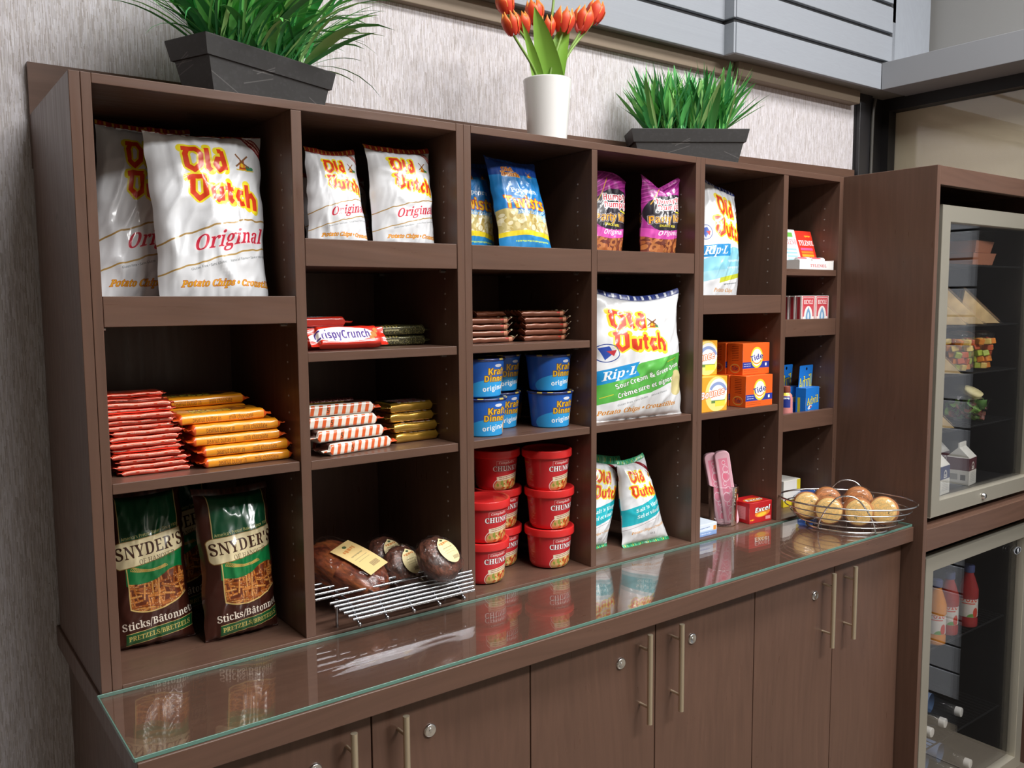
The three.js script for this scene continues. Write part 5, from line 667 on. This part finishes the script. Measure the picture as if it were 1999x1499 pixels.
// ---------- wire basket with wrapped biscuits ----------
{
  const C = [1.887, Y(-0.0057), 0.15], ax = V(0.531, 0, 0.847), bx = V(0.847, 0, -0.531), B = thing('wire_basket', 'oval chrome wire basket standing on the glass beside the tall cabinet', 'basket', C);
  const ring = (a, b, y, r) => { const pts = []; for (let i = 0; i < 40; i++) { const t = i / 40 * 2 * PI; pts.push(ax.clone().multiplyScalar(Math.cos(t) * a).addScaledVector(bx, Math.sin(t) * b).add(V(0, y, 0))); } return tube(pts, r, 96, 8, true); };
  [[0.108, 0.082, 0.0035, 0.003], [0.132, 0.098, 0.022, 0.0017], [0.152, 0.11, 0.042, 0.0017], [0.168, 0.119, 0.06, 0.0017], [0.182, 0.127, 0.079, 0.0026]].forEach(([a, b, y, r]) => part(B, 'ring', ring(a, b, y, r), CHROME));
  for (const s of [-1, 1]) { const P2 = (t, b, y) => ax.clone().multiplyScalar(t).addScaledVector(bx, s * b).add(V(0, y, 0)); part(B, 'handle_arc', tube([P2(-0.075, 0.062, 0.002), P2(-0.07, 0.085, 0.03), P2(-0.05, 0.107, 0.075), P2(-0.02, 0.112, 0.108), P2(0.02, 0.112, 0.108), P2(0.05, 0.107, 0.075), P2(0.07, 0.085, 0.03), P2(0.075, 0.062, 0.002)], 0.0022, 60), CHROME); }
  for (let i = -4; i <= 4; i++) { const a = i * 0.022, h = 0.08 * Math.sqrt(Math.max(0, 1 - (a / 0.106) ** 2)); part(B, 'base_rod', rod(ax.clone().multiplyScalar(a).addScaledVector(bx, -h).add(V(0, 0.0035, 0)), ax.clone().multiplyScalar(a).addScaledVector(bx, h).add(V(0, 0.0035, 0)), 0.0016, 8), CHROME); }
  const side = dataTex(256, 128, (x, y) => { const k = 1 + 0.2 * tn(x, y, 12, 6, 4) + 0.15 * tn(x, y, 40, 20, 7); return [168 * k, 108 * k, 62 * k]; }), face = dataTex(256, 256, (x, y) => { const n = noise2(x * 7, y * 5), f = noise2(x * 26, y * 20), k = 1 + 0.1 * n + 0.1 * f; return [208 * k, 172 * k - 12 * Math.max(0, n), 108 * k - 20 * Math.max(0, n)]; });
  const SM = std(0xffffff, 0.6, 0, { map: side }), FMt = std(0xffffff, 0.65, 0, { map: face });
  const R = 0.04, H = 0.046, cr = lathe([[0, 0], [R * 0.8, 0.001], [R * 0.96, 0.008], [R, 0.02], [R * 0.97, H - 0.006], [R * 0.9, H], [R * 0.84, H + 0.0005]], 36), cf = lathe([[R * 0.93, H - 0.004], [R * 0.86, H + 0.002], [R * 0.5, H + 0.0045], [0, H + 0.005]], 36), hole = (() => { const g = new THREE.TorusGeometry(0.0026, 0.0014, 6, 12, 4.2); g.rotateX(PI / 2); g.translate(0.012, H + 0.0038, -0.013); return g; })();
  const fg = (() => { const g = lathe([[0, -0.003], [R * 0.85, -0.003], [R + 0.003, 0.01], [R + 0.004, H * 0.6], [R * 0.96, H + 0.006], [R * 0.5, H + 0.01], [0, H + 0.011]], 44), p = g.attributes.position; for (let i = 0; i < p.count; i++) { const n = 1 + 0.05 * noise3(p.getX(i) * 90, p.getY(i) * 90, p.getZ(i) * 90); p.setXYZ(i, p.getX(i) * n, p.getY(i), p.getZ(i) * n); } g.computeVertexNormals(); return g; })();
  const biscuits = [[-0.108, 0.012, 0.05, 0.1, 'pale biscuit in cling film at the end next to the gum box'], [-0.048, -0.016, 0.047, 0.05, 'pale biscuit in cling film in front of the wire arc'], [0.03, -0.012, 0.049, 0.05, 'pale biscuit in cling film with a darker back, in the basket middle'], [0.096, 0.0, 0.054, -0.12, 'pale biscuit in cling film nearest the tall cabinet'], [-0.055, 0.06, 0.058, 0.2, 'brown topped biscuit half hidden behind the front row'], [0.03, 0.055, 0.066, 0.05, 'brown topped biscuit behind the middle of the basket']];
  biscuits.forEach(([t, s, y, yaw, l], i) => { const b = thing('wrapped_biscuit', l, 'biscuit', [C[0] + ax.x * t + bx.x * s, C[1] + y, C[2] + ax.z * t + bx.z * s], { group: undefined }); b.rotation.set(1.3 + 0.08 * (i % 3), -1.01 + yaw, 0, 'YXZ'); part(b, 'crumb', cr, SM); part(b, 'top', cf, i > 3 ? SM : FMt, i > 3 ? undefined : 'pale cut top'); part(b, 'olive_piece', hole, std(0x5a5a3a, 0.6)).rotation.y = i * 1.7; part(b, 'cling_film', fg, FILM); b.translateY(-H / 2); });
}

// ---------- planters and tulips on top ----------
const leafMats = [0x58b25c, 0x78cc6a, 0x48a058, 0xa6dc86, 0x3f8c50].map((c) => phys({ color: c, roughness: 0.38 }));
const slateTex = tex(512, 256, (x, w, h) => { const r = prng(101); x.fillStyle = '#353434'; x.fillRect(0, 0, w, h); for (let i = 0; i < 900; i++) { const g = 50 + r() * 20; x.fillStyle = `rgba(${g},${g},${g + 1},.35)`; x.fillRect(r() * w, r() * h, 3 + r() * 20, 1 + r() * 6); } x.strokeStyle = 'rgba(150,148,146,.55)'; x.lineWidth = 1.4; for (let i = 0; i < 16; i++) { const a = r() * w, b = r() * h; x.beginPath(); x.moveTo(a, b); x.lineTo(a + 120 + r() * 120, b + (r() - 0.5) * 160); x.stroke(); } });
const SLATE = std(0xffffff, 0.5, 0, { map: slateTex });
function blade(L, w, bend, droop, twist) {                           // curved tapering leaf from the origin, rising along +y and arching towards +x
  const n = 7, pos = [], idx = []; let x = 0, y = 0, a = bend;
  for (let i = 0; i <= n; i++) { const t = i / n, hw = w * Math.pow(Math.sin(PI * Math.min(1, 0.1 + t * 0.9)), 0.7) * (t > 0.999 ? 0.03 : 1) * 0.5, tw = twist * t; const nx = Math.cos(a), ny = -Math.sin(a); for (const s of [-1, 0, 1]) { const off = s === 0 ? -0.22 * hw : 0; pos.push(x + off * nx + s * hw * Math.sin(tw) * nx, y + off * ny, s * hw * Math.cos(tw)); } const d = L / n; x += Math.sin(a) * d; y += Math.cos(a) * d; a += droop / n * (0.4 + 1.2 * t); }
  for (let i = 0; i < n; i++) for (const k of [0, 1]) { const q = i * 3 + k; idx.push(q, q + 1, q + 4, q, q + 4, q + 3); }
  const g = new THREE.BufferGeometry(); g.setAttribute('position', new THREE.Float32BufferAttribute(pos, 3)); g.setIndex(idx); g.computeVertexNormals(); g.setAttribute('uv', new THREE.Float32BufferAttribute(new Float32Array(pos.length / 3 * 2), 2)); return g;
}
function planter(label, plantLabel, Ax, Az, ang, seed, spread, hgt, wide, outer) {
  const L = 0.338, W = 0.112, H = 0.12, dx = Math.cos(ang), dz = Math.sin(ang), cx = Ax + dx * L / 2 + dz * W / 2, cz = Az + dz * L / 2 - dx * W / 2;
  const P = thing('planter', label, 'planter', [cx, Y(1.0), cz], { turn: -ang });
  const frus = (l0, w0, l1, w1, y0, y1) => { const g = new THREE.BoxGeometry(1, 1, 1), p = g.attributes.position; for (let i = 0; i < p.count; i++) { const up = p.getY(i) > 0; p.setXYZ(i, p.getX(i) * (up ? l1 : l0), up ? y1 : y0, p.getZ(i) * (up ? w1 : w0)); } g.computeVertexNormals(); return worldUV(g, 'y', 4); };
  part(P, 'pot_body', frus(L * 0.8, W * 0.66, L * 0.92, W * 0.84, 0, 0.086), SLATE); part(P, 'pot_rim', merge([frus(L * 0.955, W * 0.9, L, W, 0.084, H - 0.002)].concat([])), SLATE);
  part(P, 'rim_edge', worldUV(merge([span(-L / 2, L / 2, H - 0.003, H, W / 2 - 0.006, W / 2, 0.001), span(-L / 2, L / 2, H - 0.003, H, -W / 2, -W / 2 + 0.006, 0.001), span(-L / 2, -L / 2 + 0.006, H - 0.003, H, -W / 2, W / 2, 0.001), span(L / 2 - 0.006, L / 2, H - 0.003, H, -W / 2, W / 2, 0.001)]), 'y', 4), SLATE);
  reseed(seed);
  const G = thing('grass_plant', plantLabel, 'plant', [cx, Y(1.0) + H - 0.004, cz], { turn: -ang });
  part(G, 'soil', box(L * 0.93, 0.003, W * 0.88, 0, 0, 0), std(0x2a221a, 0.95));
  const fine = [], clumps = 6;
  for (let c = 0; c < clumps; c++) for (let i = 0; i < 74; i++) {
    const bx = (c + 0.5) / clumps * L * 0.7 - L * 0.35 + rr(-0.014, 0.014), bz = rr(-0.03, 0.03), side = clamp(bx / (L * 0.35), -1, 1), big = i < 26, phi = rr(0, 2 * PI) , back = Math.max(0, Math.sin(phi)), k = 1 - 0.55 * back, len = hgt * rr(0.55, 1.1);
    const g = blade(len, (big ? wide : wide * 0.36) * rr(0.7, 1.2), rr(0.08, spread) * k, outer * rr(0.3, 1.25) * k, rr(-0.8, 0.8)); g.rotateY(phi); g.rotateZ(-side * 0.5 * spread * rr(0.2, 1.2)); g.translate(bx, 0.001, bz);
    { const p = g.attributes.position, lim = WALL_Z + 0.022; for (let q = 0; q < p.count; q++) { const zw = cz + Math.sin(ang) * p.getX(q) + Math.cos(ang) * p.getZ(q); if (zw < lim) p.setZ(q, p.getZ(q) + (lim - zw) / Math.cos(ang)); } }
    if (big) part(G, 'leaf', g, leafMats[Math.floor(rnd() * 5)]); else fine.push([g, Math.floor(rnd() * 5)]);
  }
  for (let k = 0; k < 5; k++) { const q = fine.filter((f) => f[1] === k).map((f) => f[0]); if (q.length) part(G, 'fine_grass', merge(q), leafMats[k]).userData.kind = 'stuff'; }
}
planter('dark slate planter turned at an angle above the large chip bags', 'long bladed artificial grass arching out of the planter above the chip bags', 0.2083, -0.0839, -0.396, 11, 0.95, 0.27, 0.018, 1.5);
planter('dark slate planter standing beside the tulip vase', 'upright artificial grass in the planter beside the tulip vase', 1.4496, -0.2774, 0.583, 23, 0.75, 0.185, 0.019, 0.3);
{
  const VX = 1.042, VZ = -0.15, vase = thing('vase', 'white tapered ceramic vase holding the tulips', 'vase', [VX, Y(1.0), VZ]);
  part(vase, 'vase_body', lathe([[0, 0.001], [0.043, 0], [0.0455, 0.003], [0.058, 0.163], [0.0585, 0.165], [0.0572, 0.1665], [0.0555, 0.165], [0.044, 0.01], [0, 0.008]], 64), phys({ color: 0xf1f0ee, roughness: 0.22, clearcoat: 0.5 }));
  const petalTex = tex(128, 256, (x, w, h) => { const g = x.createLinearGradient(0, 0, 0, h); g.addColorStop(0, '#f2b63a'); g.addColorStop(0.22, '#ea6a2a'); g.addColorStop(0.55, '#dc3c24'); g.addColorStop(1, '#c42c24'); x.fillStyle = g; x.fillRect(0, 0, w, h); const r = prng(7); for (let i = 0; i < 60; i++) { x.strokeStyle = `rgba(${200 + r() * 50},${60 + r() * 80},40,.25)`; x.lineWidth = 1 + r() * 2; const a = r() * w; x.beginPath(); x.moveTo(a, h); x.lineTo(w / 2 + (a - w / 2) * 0.7, 0); x.stroke(); } x.fillStyle = 'rgba(244,196,70,.6)'; x.fillRect(0, 0, 10, h * 0.7); x.fillRect(w - 10, 0, 10, h * 0.7); });
  const PET = phys({ map: petalTex, roughness: 0.45 }), STEM = std(0x7fa04a, 0.5), LEAF = phys({ color: 0x8aba46, roughness: 0.45 });
  const petal = (R, H, k) => { const n = 8, m = 8, pos = [], uv = [], idx = []; for (let j = 0; j <= m; j++) for (let i = 0; i <= n; i++) { const t = j / m, s = i / n * 2 - 1, w = 0.62 * Math.pow(Math.sin(PI * (0.12 + 0.84 * t)), 0.8), a = s * w * 1.05, rad = R * k * (0.35 + 0.75 * Math.sin(PI * (0.1 + 0.66 * t))) * (1 - 0.06 * s * s), cl = 1 - 0.25 * sstep(0.6, 1, t); pos.push(Math.cos(a) * rad * cl, t * H - 0.12 * H * s * s * t, Math.sin(a) * rad * cl); uv.push(i / n, t); } for (let j = 0; j < m; j++) for (let i = 0; i < n; i++) { const q = j * (n + 1) + i; idx.push(q, q + n + 1, q + n + 2, q, q + n + 2, q + 1); } const g = new THREE.BufferGeometry(); g.setAttribute('position', new THREE.Float32BufferAttribute(pos, 3)); g.setAttribute('uv', new THREE.Float32BufferAttribute(uv, 2)); g.setIndex(idx); g.computeVertexNormals(); return g; };
  const flower = (l, u, v, z, size, ang, leaf) => {
    const top = at(u, v, { z }), root = V(VX + rr(-0.02, 0.02), Y(1.02), VZ + rr(-0.02, 0.02)), t = thing('tulip', l, 'tulip', root.toArray()), d = top.clone().sub(root), mid = V(d.x * 0.28 + 0.012 * Math.sin(ang), d.y * 0.55, d.z * 0.28);
    const neck = d.clone().add(V(0, -size * 0.8, 0)); part(t, 'stem', tube([V(0, 0, 0), mid, neck], 0.0032, 24), STEM);
    const bl = new THREE.Group(), dir = neck.clone().sub(mid).normalize(); bl.name = 'bloom'; bl.position.copy(neck); bl.quaternion.setFromUnitVectors(V(0, 1, 0), dir.lerp(V(0, 1, 0), 0.5).normalize()); t.add(bl);
    for (let i = 0; i < 6; i++) { const p = part(bl, 'petal', petal(size * 0.6, size * 1.5, i % 2 ? 1 : 0.9), PET); p.rotation.y = i * PI / 3 + ang; }
    if (leaf) for (const [lu, lv, w, z2] of leaf) { const tip = at(lu, lv, { z: z2 }), dd = tip.sub(root), n = 12, pos = [], idx = []; const per = V(0.8, 0, 0.6); for (let j = 0; j <= n; j++) { const q = j / n, c = V(dd.x * q * q * 0.9 + dd.x * 0.1 * q, dd.y * q, dd.z * q), hw = w * Math.pow(Math.sin(PI * (0.08 + 0.92 * q)), 0.75) * (j === n ? 0.05 : 1); for (const s of [-1, 0, 1]) { const o = c.clone().addScaledVector(per, s * hw); if (s === 0) o.add(V(0.3 * hw, 0, -0.4 * hw)); pos.push(o.x, o.y, o.z); } } for (let j = 0; j < n; j++) for (const k of [0, 1]) { const q = j * 3 + k; idx.push(q, q + 1, q + 4, q, q + 4, q + 3); } const g = new THREE.BufferGeometry(); g.setAttribute('position', new THREE.Float32BufferAttribute(pos, 3)); g.setAttribute('uv', new THREE.Float32BufferAttribute(new Float32Array(pos.length / 3 * 2), 2)); g.setIndex(idx); g.computeVertexNormals(); part(t, 'leaf', g, LEAF); }
  };
  reseed(77);
  flower('orange tulip with bent bloom on the outer side next to the long leaf', 1003, 44, -0.14, 0.036, 0.3, [[1018, 40, 0.015, -0.13]]); flower('reddish tulip partly behind the narrow leaf', 1024, 44, -0.17, 0.034, 1.2, [[1026, 60, 0.011, -0.15]]);
  flower('red tulip behind the broad upright leaf', 1047, 20, -0.18, 0.038, 0.6, [[1043, 12, 0.032, -0.12]]); flower('small orange tulip on a short straight stem', 1069, 50, -0.14, 0.032, 2.0);
  flower('large orange tulip bending over the second broad leaf', 1097, 38, -0.13, 0.042, 0.1, [[1112, 26, 0.029, -0.13]]); flower('red tulip reaching towards the corner', 1133, 34, -0.15, 0.042, 1.7); flower('yellow edged tulip furthest out towards the corner', 1157, 18, -0.16, 0.04, 0.9); flower('red tulip rising above the bent orange one', 992, 4, -0.17, 0.036, 2.6); flower('tall tulip whose bloom rises out of view', 1083, -48, -0.16, 0.038, 2.2);
}

// ---------- fridge contents ----------
{
  const shelfY = (y) => Y(y) + 0.0004, put = (u, z) => at(u, 700, { z }).x;
  const milkT = (c) => card([(x, s, h) => { x.fillStyle = '#dcdad2'; x.fillRect(0, 0, s, h); x.fillStyle = c; x.fillRect(0, 0, s, h * 0.46); x.fillStyle = '#d8d4cc'; x.beginPath(); x.arc(s * 0.5, h * 0.32, 66, PI, 0); x.fill(); x.fillStyle = c; x.beginPath(); x.arc(s * 0.5, h * 0.3, 40, PI, 0); x.fill(); x.fillStyle = '#e9e6de'; x.fillRect(s * 0.33, h * 0.33, s * 0.34, h * 0.09); blur(x, s * 0.5, h * 0.375, 110, 18, c); for (let i = 0; i < 6; i++) { x.fillStyle = '#a9a8a2'; x.fillRect(s * 0.2, h * (0.55 + i * 0.06), s * 0.6, 6); } },
    (x, s, h) => { x.fillStyle = '#dcdad2'; x.fillRect(0, 0, s, h); x.fillStyle = c; x.fillRect(0, 0, s, h * 0.46); x.fillStyle = '#9c9b96'; x.fillRect(s * 0.15, h * 0.6, s * 0.35, h * 0.22); x.fillStyle = '#5a5a58'; x.fillRect(s * 0.62, h * 0.62, s * 0.22, h * 0.2); }, (x, s, h) => { x.fillStyle = '#dcdad2'; x.fillRect(0, 0, s, h); }], '#dcdad2');
  const mBrown = milkT('#5a2a34'), mBlue = milkT('#34406c');
  const milk = (l, x, z, m, turn) => { const W = 0.07, H = 0.088, c = carton('milk_carton', l, 'milk carton', W, H, W, m, [x, Y(0.0382), z], { turn, group: 'milk cartons' }); const s = new THREE.Shape([[-W / 2, 0], [W / 2, 0], [0.002, 0.032], [0.002, 0.047], [-0.002, 0.047], [-0.002, 0.032]].map((q) => new THREE.Vector2(...q))), g = new THREE.ExtrudeGeometry(s, { depth: W - 0.004, bevelEnabled: false }); g.rotateY(PI / 2); g.translate(-W / 2 + 0.002, H, 0); part(c, 'gable_top', g, std(0xdcdad2, 0.5), 'folded pale gable top'); };
  milk('brown and white milk carton standing alone in front', 2.52, 0.16, mBrown, 0.15); milk('blue and white milk carton at the fridge edge', 2.315, 0.175, mBlue, 0.1); milk('brown and white milk carton behind the blue one', 2.43, 0.07, mBrown, 0.1); milk('brown and white milk carton behind the single front one', 2.56, 0.05, mBrown, 0.05);
  // salad bowl
  const sal = thing('salad_bowl', 'clear tub of green salad with a cream dip on top', 'salad', [2.6, shelfY(0.235), 0.13]); reseed(91);
  const greens = [[], [], []]; for (let i = 0; i < 90; i++) { const a = rr(0, 6.28), q = Math.sqrt(rnd()) * 0.058, g = new THREE.PlaneGeometry(rr(0.012, 0.03), rr(0.012, 0.028), 3, 2), p = g.attributes.position; for (let k = 0; k < p.count; k++) p.setZ(k, 0.006 * Math.sin(p.getX(k) * 180 + i) + 0.004 * Math.cos(p.getY(k) * 200)); g.rotateX(rr(0, 3)); g.rotateY(rr(0, 6)); g.translate(Math.cos(a) * q, rr(0.012, 0.062), Math.sin(a) * q); g.computeVertexNormals(); greens[i % 3].push(g); }
  greens.forEach((q, k) => { part(sal, 'salad_leaves', merge(q), std([0x4a7a2c, 0x6f9a3c, 0x6a3a2c][k], 0.5)).userData.kind = 'stuff'; });
  part(sal, 'tub', lathe([[0, 0.001], [0.05, 0.001], [0.072, 0.07], [0.076, 0.072], [0.076, 0.075], [0.05, 0.082], [0, 0.084]], 40), PANE); part(sal, 'dip_cup', (() => { const g = lathe([[0, 0.0], [0.026, 0.0], [0.03, 0.018], [0, 0.02]], 28); g.rotateX(0.5); g.translate(-0.012, 0.086, 0.02); return g; })(), std(0xd9cf9c, 0.5), 'cream dip cup');
  // fruit cups
  const fruit = (l, x, z, s0) => { const c = thing('fruit_cup', l, 'fruit cup', [x, shelfY(0.405), z], { group: 'fruit cups' }); reseed(s0); const cols = [[], [], [], []]; for (let lay = 0; lay < 5; lay++) for (let i = 0; i < 9; i++) { const a = i / 9 * 6.28 + lay, q = i === 8 ? 0 : 0.024 + 0.003 * lay, g = rb(0.021, 0.019, 0.021, 0, 0, 0, 0.003); g.rotateY(rr(0, 3)); g.rotateX(rr(-0.4, 0.4)); g.translate(Math.cos(a) * q, 0.014 + lay * 0.0195, Math.sin(a) * q); cols[Math.floor(rnd() * 4)].push(g); } cols.forEach((q, k) => { if (q.length) part(c, 'fruit_pieces', merge(q), phys({ color: [0xd9822c, 0x9fb23c, 0xc2562c, 0xdcc06a][k], roughness: 0.35 })).userData.kind = 'stuff'; }); part(c, 'cup', lathe([[0, 0.001], [0.036, 0.001], [0.046, 0.112], [0.049, 0.114], [0.047, 0.118], [0.03, 0.128], [0, 0.13]], 40), PANE); };
  fruit('clear cup of orange and green fruit cubes nearer the wooden side panel', 2.485, 0.15, 3); fruit('clear cup of orange and green fruit cubes further inside', 2.62, 0.15, 9);
  // wrapped sandwiches
  const bread = dataTex(128, 128, (x, y) => { const k = 1 + 0.12 * tn(x, y, 20, 20, 2) + 0.06 * tn(x, y, 5, 5, 8); return [205 * k, 178 * k, 130 * k]; }), BR = std(0xffffff, 0.8, 0, { map: bread }), CRU = std(0x6a4426, 0.7);
  const wedge = (l, x, y, z, turn, sc = 1) => { const s = thing('sandwich', l, 'sandwich', [x, shelfY(y), z], { turn, group: 'wrapped sandwiches' }), tri = (d, o, m, n) => { const q = new THREE.Shape([[-0.06, 0], [0.06, 0], [-0.045, 0.105]].map((p) => new THREE.Vector2(p[0] * sc, p[1] * sc))), g = new THREE.ExtrudeGeometry(q, { depth: d, bevelEnabled: true, bevelSize: 0.002, bevelThickness: 0.002, bevelSegments: 2 }); g.translate(0, 0.0022, o); part(s, n, g, m); }; tri(0.014, -0.03, BR, 'bread_slice'); tri(0.012, -0.012, std(0xa86a4a, 0.6), 'filling'); tri(0.003, 0.002, std(0x7a9a3c, 0.6), 'lettuce'); tri(0.014, 0.009, BR, 'bread_slice'); const q = new THREE.Shape([[-0.068, -0.0], [0.072, -0.0], [-0.05, 0.122]].map((p) => new THREE.Vector2(p[0] * sc, p[1] * sc))), g = new THREE.ExtrudeGeometry(q, { depth: 0.062, bevelEnabled: false }); g.translate(0, 0, -0.034); part(s, 'film', g, FILM); };
  wedge('sandwich wedge in clear film next to the wooden side panel', 2.36, 0.555, 0.16, -0.85); wedge('sandwich wedge in clear film in the middle of its shelf', 2.49, 0.555, 0.15, -0.85); wedge('sandwich wedge in clear film furthest inside', 2.6, 0.555, 0.15, -0.85);
  wedge('sandwich wedge beside the fruit cups', 2.36, 0.405, 0.16, -0.85, 0.85); wedge('sandwich wedge beside the salad tub', 2.36, 0.235, 0.15, -0.85, 0.8);
  // snack trays
  const trayG = (c, o) => { const g = new THREE.BoxGeometry(1, 1, 1), p = g.attributes.position; for (let i = 0; i < p.count; i++) { const up = p.getY(i) > 0, k = up ? 1 : 0.86; p.setXYZ(i, p.getX(i) * 0.15 * k, up ? 0.036 : 0, p.getZ(i) * 0.1 * k); } g.computeVertexNormals(); return g; };
  [['salmon coloured snack tray underneath', 0.742, 2.53], ['salmon coloured snack tray with a clear lid on top', 0.7795, 2.525]].forEach(([l, y, x], i) => { const t = thing('snack_tray', l, 'tray', [x, shelfY(y), 0.15], { turn: 0.1 * i, group: 'snack trays' }); part(t, 'tray', trayG(), phys({ color: 0xb5785c, roughness: 0.4 })); if (i) part(t, 'lid', (() => { const g = trayG(); g.scale(1, 0.9, 1); g.rotateX(PI); g.translate(0, 0.07, 0); return g; })(), PANE); });
  const mf = thing('muffin', 'small golden muffin at the edge of the top fridge shelf', 'muffin', [2.285, shelfY(0.742), 0.17]); part(mf, 'case', lathe([[0, 0], [0.022, 0], [0.03, 0.03], [0, 0.03]], 24), std(0x8a6a44, 0.8)); part(mf, 'crown', (() => { const g = new THREE.SphereGeometry(0.035, 24, 12, 0, 7, 0, PI / 2); g.scale(1, 0.7, 1); g.translate(0, 0.029, 0); return g; })(), std(0xd9a860, 0.7), 'golden crown');
}
{ // lower fridge: juice and water bottles
  const label = mapped(tex(512, 256, (x, w, h) => { x.fillStyle = '#d9d4cc'; x.fillRect(0, 0, w, h); x.fillStyle = '#a9b4d2'; x.fillRect(0, 0, w, 22); for (let i = 0; i < 2; i++) { const c = 128 + i * 256; word(x, 'Dole', c, 70, 74, '#d2401f', { font: 'serif' }); x.fillStyle = '#d2401f'; x.fillRect(c - 60, 102, 120, 5); x.fillStyle = '#5f9a4a'; x.beginPath(); x.ellipse(c + 30, 190, 52, 36, 0, 0, 7); x.fill(); x.fillStyle = '#c8402a'; x.beginPath(); x.arc(c + 66, 150, 26, 0, 7); x.fill(); } }), 0.4);
  const juice = (l, x, z, col) => { const b = thing('juice_bottle', l, 'bottle', [x, Y(-0.4496), z], { group: 'juice bottles', turn: 0.5 }); part(b, 'bottle', lathe([[0, 0.002], [0.026, 0], [0.031, 0.006], [0.031, 0.03], [0.029, 0.034], [0.029, 0.098], [0.031, 0.102], [0.03, 0.13], [0.018, 0.168], [0.014, 0.178], [0.014, 0.19], [0, 0.19]], 36), phys({ color: col, roughness: 0.12, clearcoat: 0.6 })); part(b, 'label', lathe([[0.0294, 0.037], [0.0296, 0.038], [0.0296, 0.096], [0.0294, 0.097]], 36), label, 'white label with red lettering'); part(b, 'cap', lathe([[0.0155, 0.184], [0.016, 0.185], [0.016, 0.205], [0.0145, 0.207], [0, 0.207]], 28), std(0x46507c, 0.4), 'blue screw cap'); };
  juice('orange juice bottle nearest the wooden side panel', 2.345, 0.185, 0xd98a2c); juice('red juice bottle in the middle of the row', 2.455, 0.17, 0xa8342a); juice('red juice bottle at the inner end of the row', 2.575, 0.175, 0x98282a);
  const WATER = phys({ color: 0xe6eef2, transmission: 1, roughness: 0.03, thickness: 0, ior: 1.33 });
  const bot = lathe([[0, -0.2], [0.028, -0.2], [0.032, -0.194], [0.032, -0.15], [0.0305, -0.145], [0.032, -0.14], [0.032, -0.07], [0.026, -0.035], [0.0135, -0.012], [0.0125, 0], [0, 0]], 36), cap = lathe([[0.0132, -0.006], [0.0155, -0.005], [0.0155, 0.012], [0.0145, 0.014], [0, 0.014]], 28), lab = lathe([[0.0322, -0.138], [0.0325, -0.137], [0.0325, -0.085], [0.0322, -0.084]], 36);
  const wb = (l, x, y, z, tw) => { const b = thing('water_bottle', l, 'bottle', [x, y, z], { group: 'water bottles' }); b.rotation.set(PI / 2, 0, tw, 'XYZ'); part(b, 'bottle', bot, WATER); part(b, 'cap', cap, std(0xe9e7e2, 0.4), 'white screw cap'); part(b, 'label', lab, std(0x7f95bc, 0.4), 'pale blue label'); };
  const y1 = Y(-0.775) + 0.0328; wb('water bottle lying with its white cap forward, innermost', 2.545, y1, 0.17, -0.15); wb('water bottle lying with its white cap forward, in the middle', 2.43, y1, 0.175, -0.12); wb('water bottle lying with its white cap forward beside the wooden side panel', 2.335, y1, 0.18, -0.08); wb('water bottle lying on top of the others', 2.47, y1 + 0.055, 0.08, -0.1);
  const y2 = Y(-0.948) + 0.033; wb('water bottle lying on the fridge floor, innermost', 2.56, y2, 0.2, -0.1); wb('water bottle lying on the fridge floor, in the middle', 2.46, y2, 0.2, -0.1); wb('water bottle lying on the fridge floor beside the wooden side panel', 2.36, y2, 0.2, -0.1);
}

scene.traverse((o) => { if (o.isMesh) o.castShadow = o.receiveShadow = true; });
renderer.render(scene, camera);
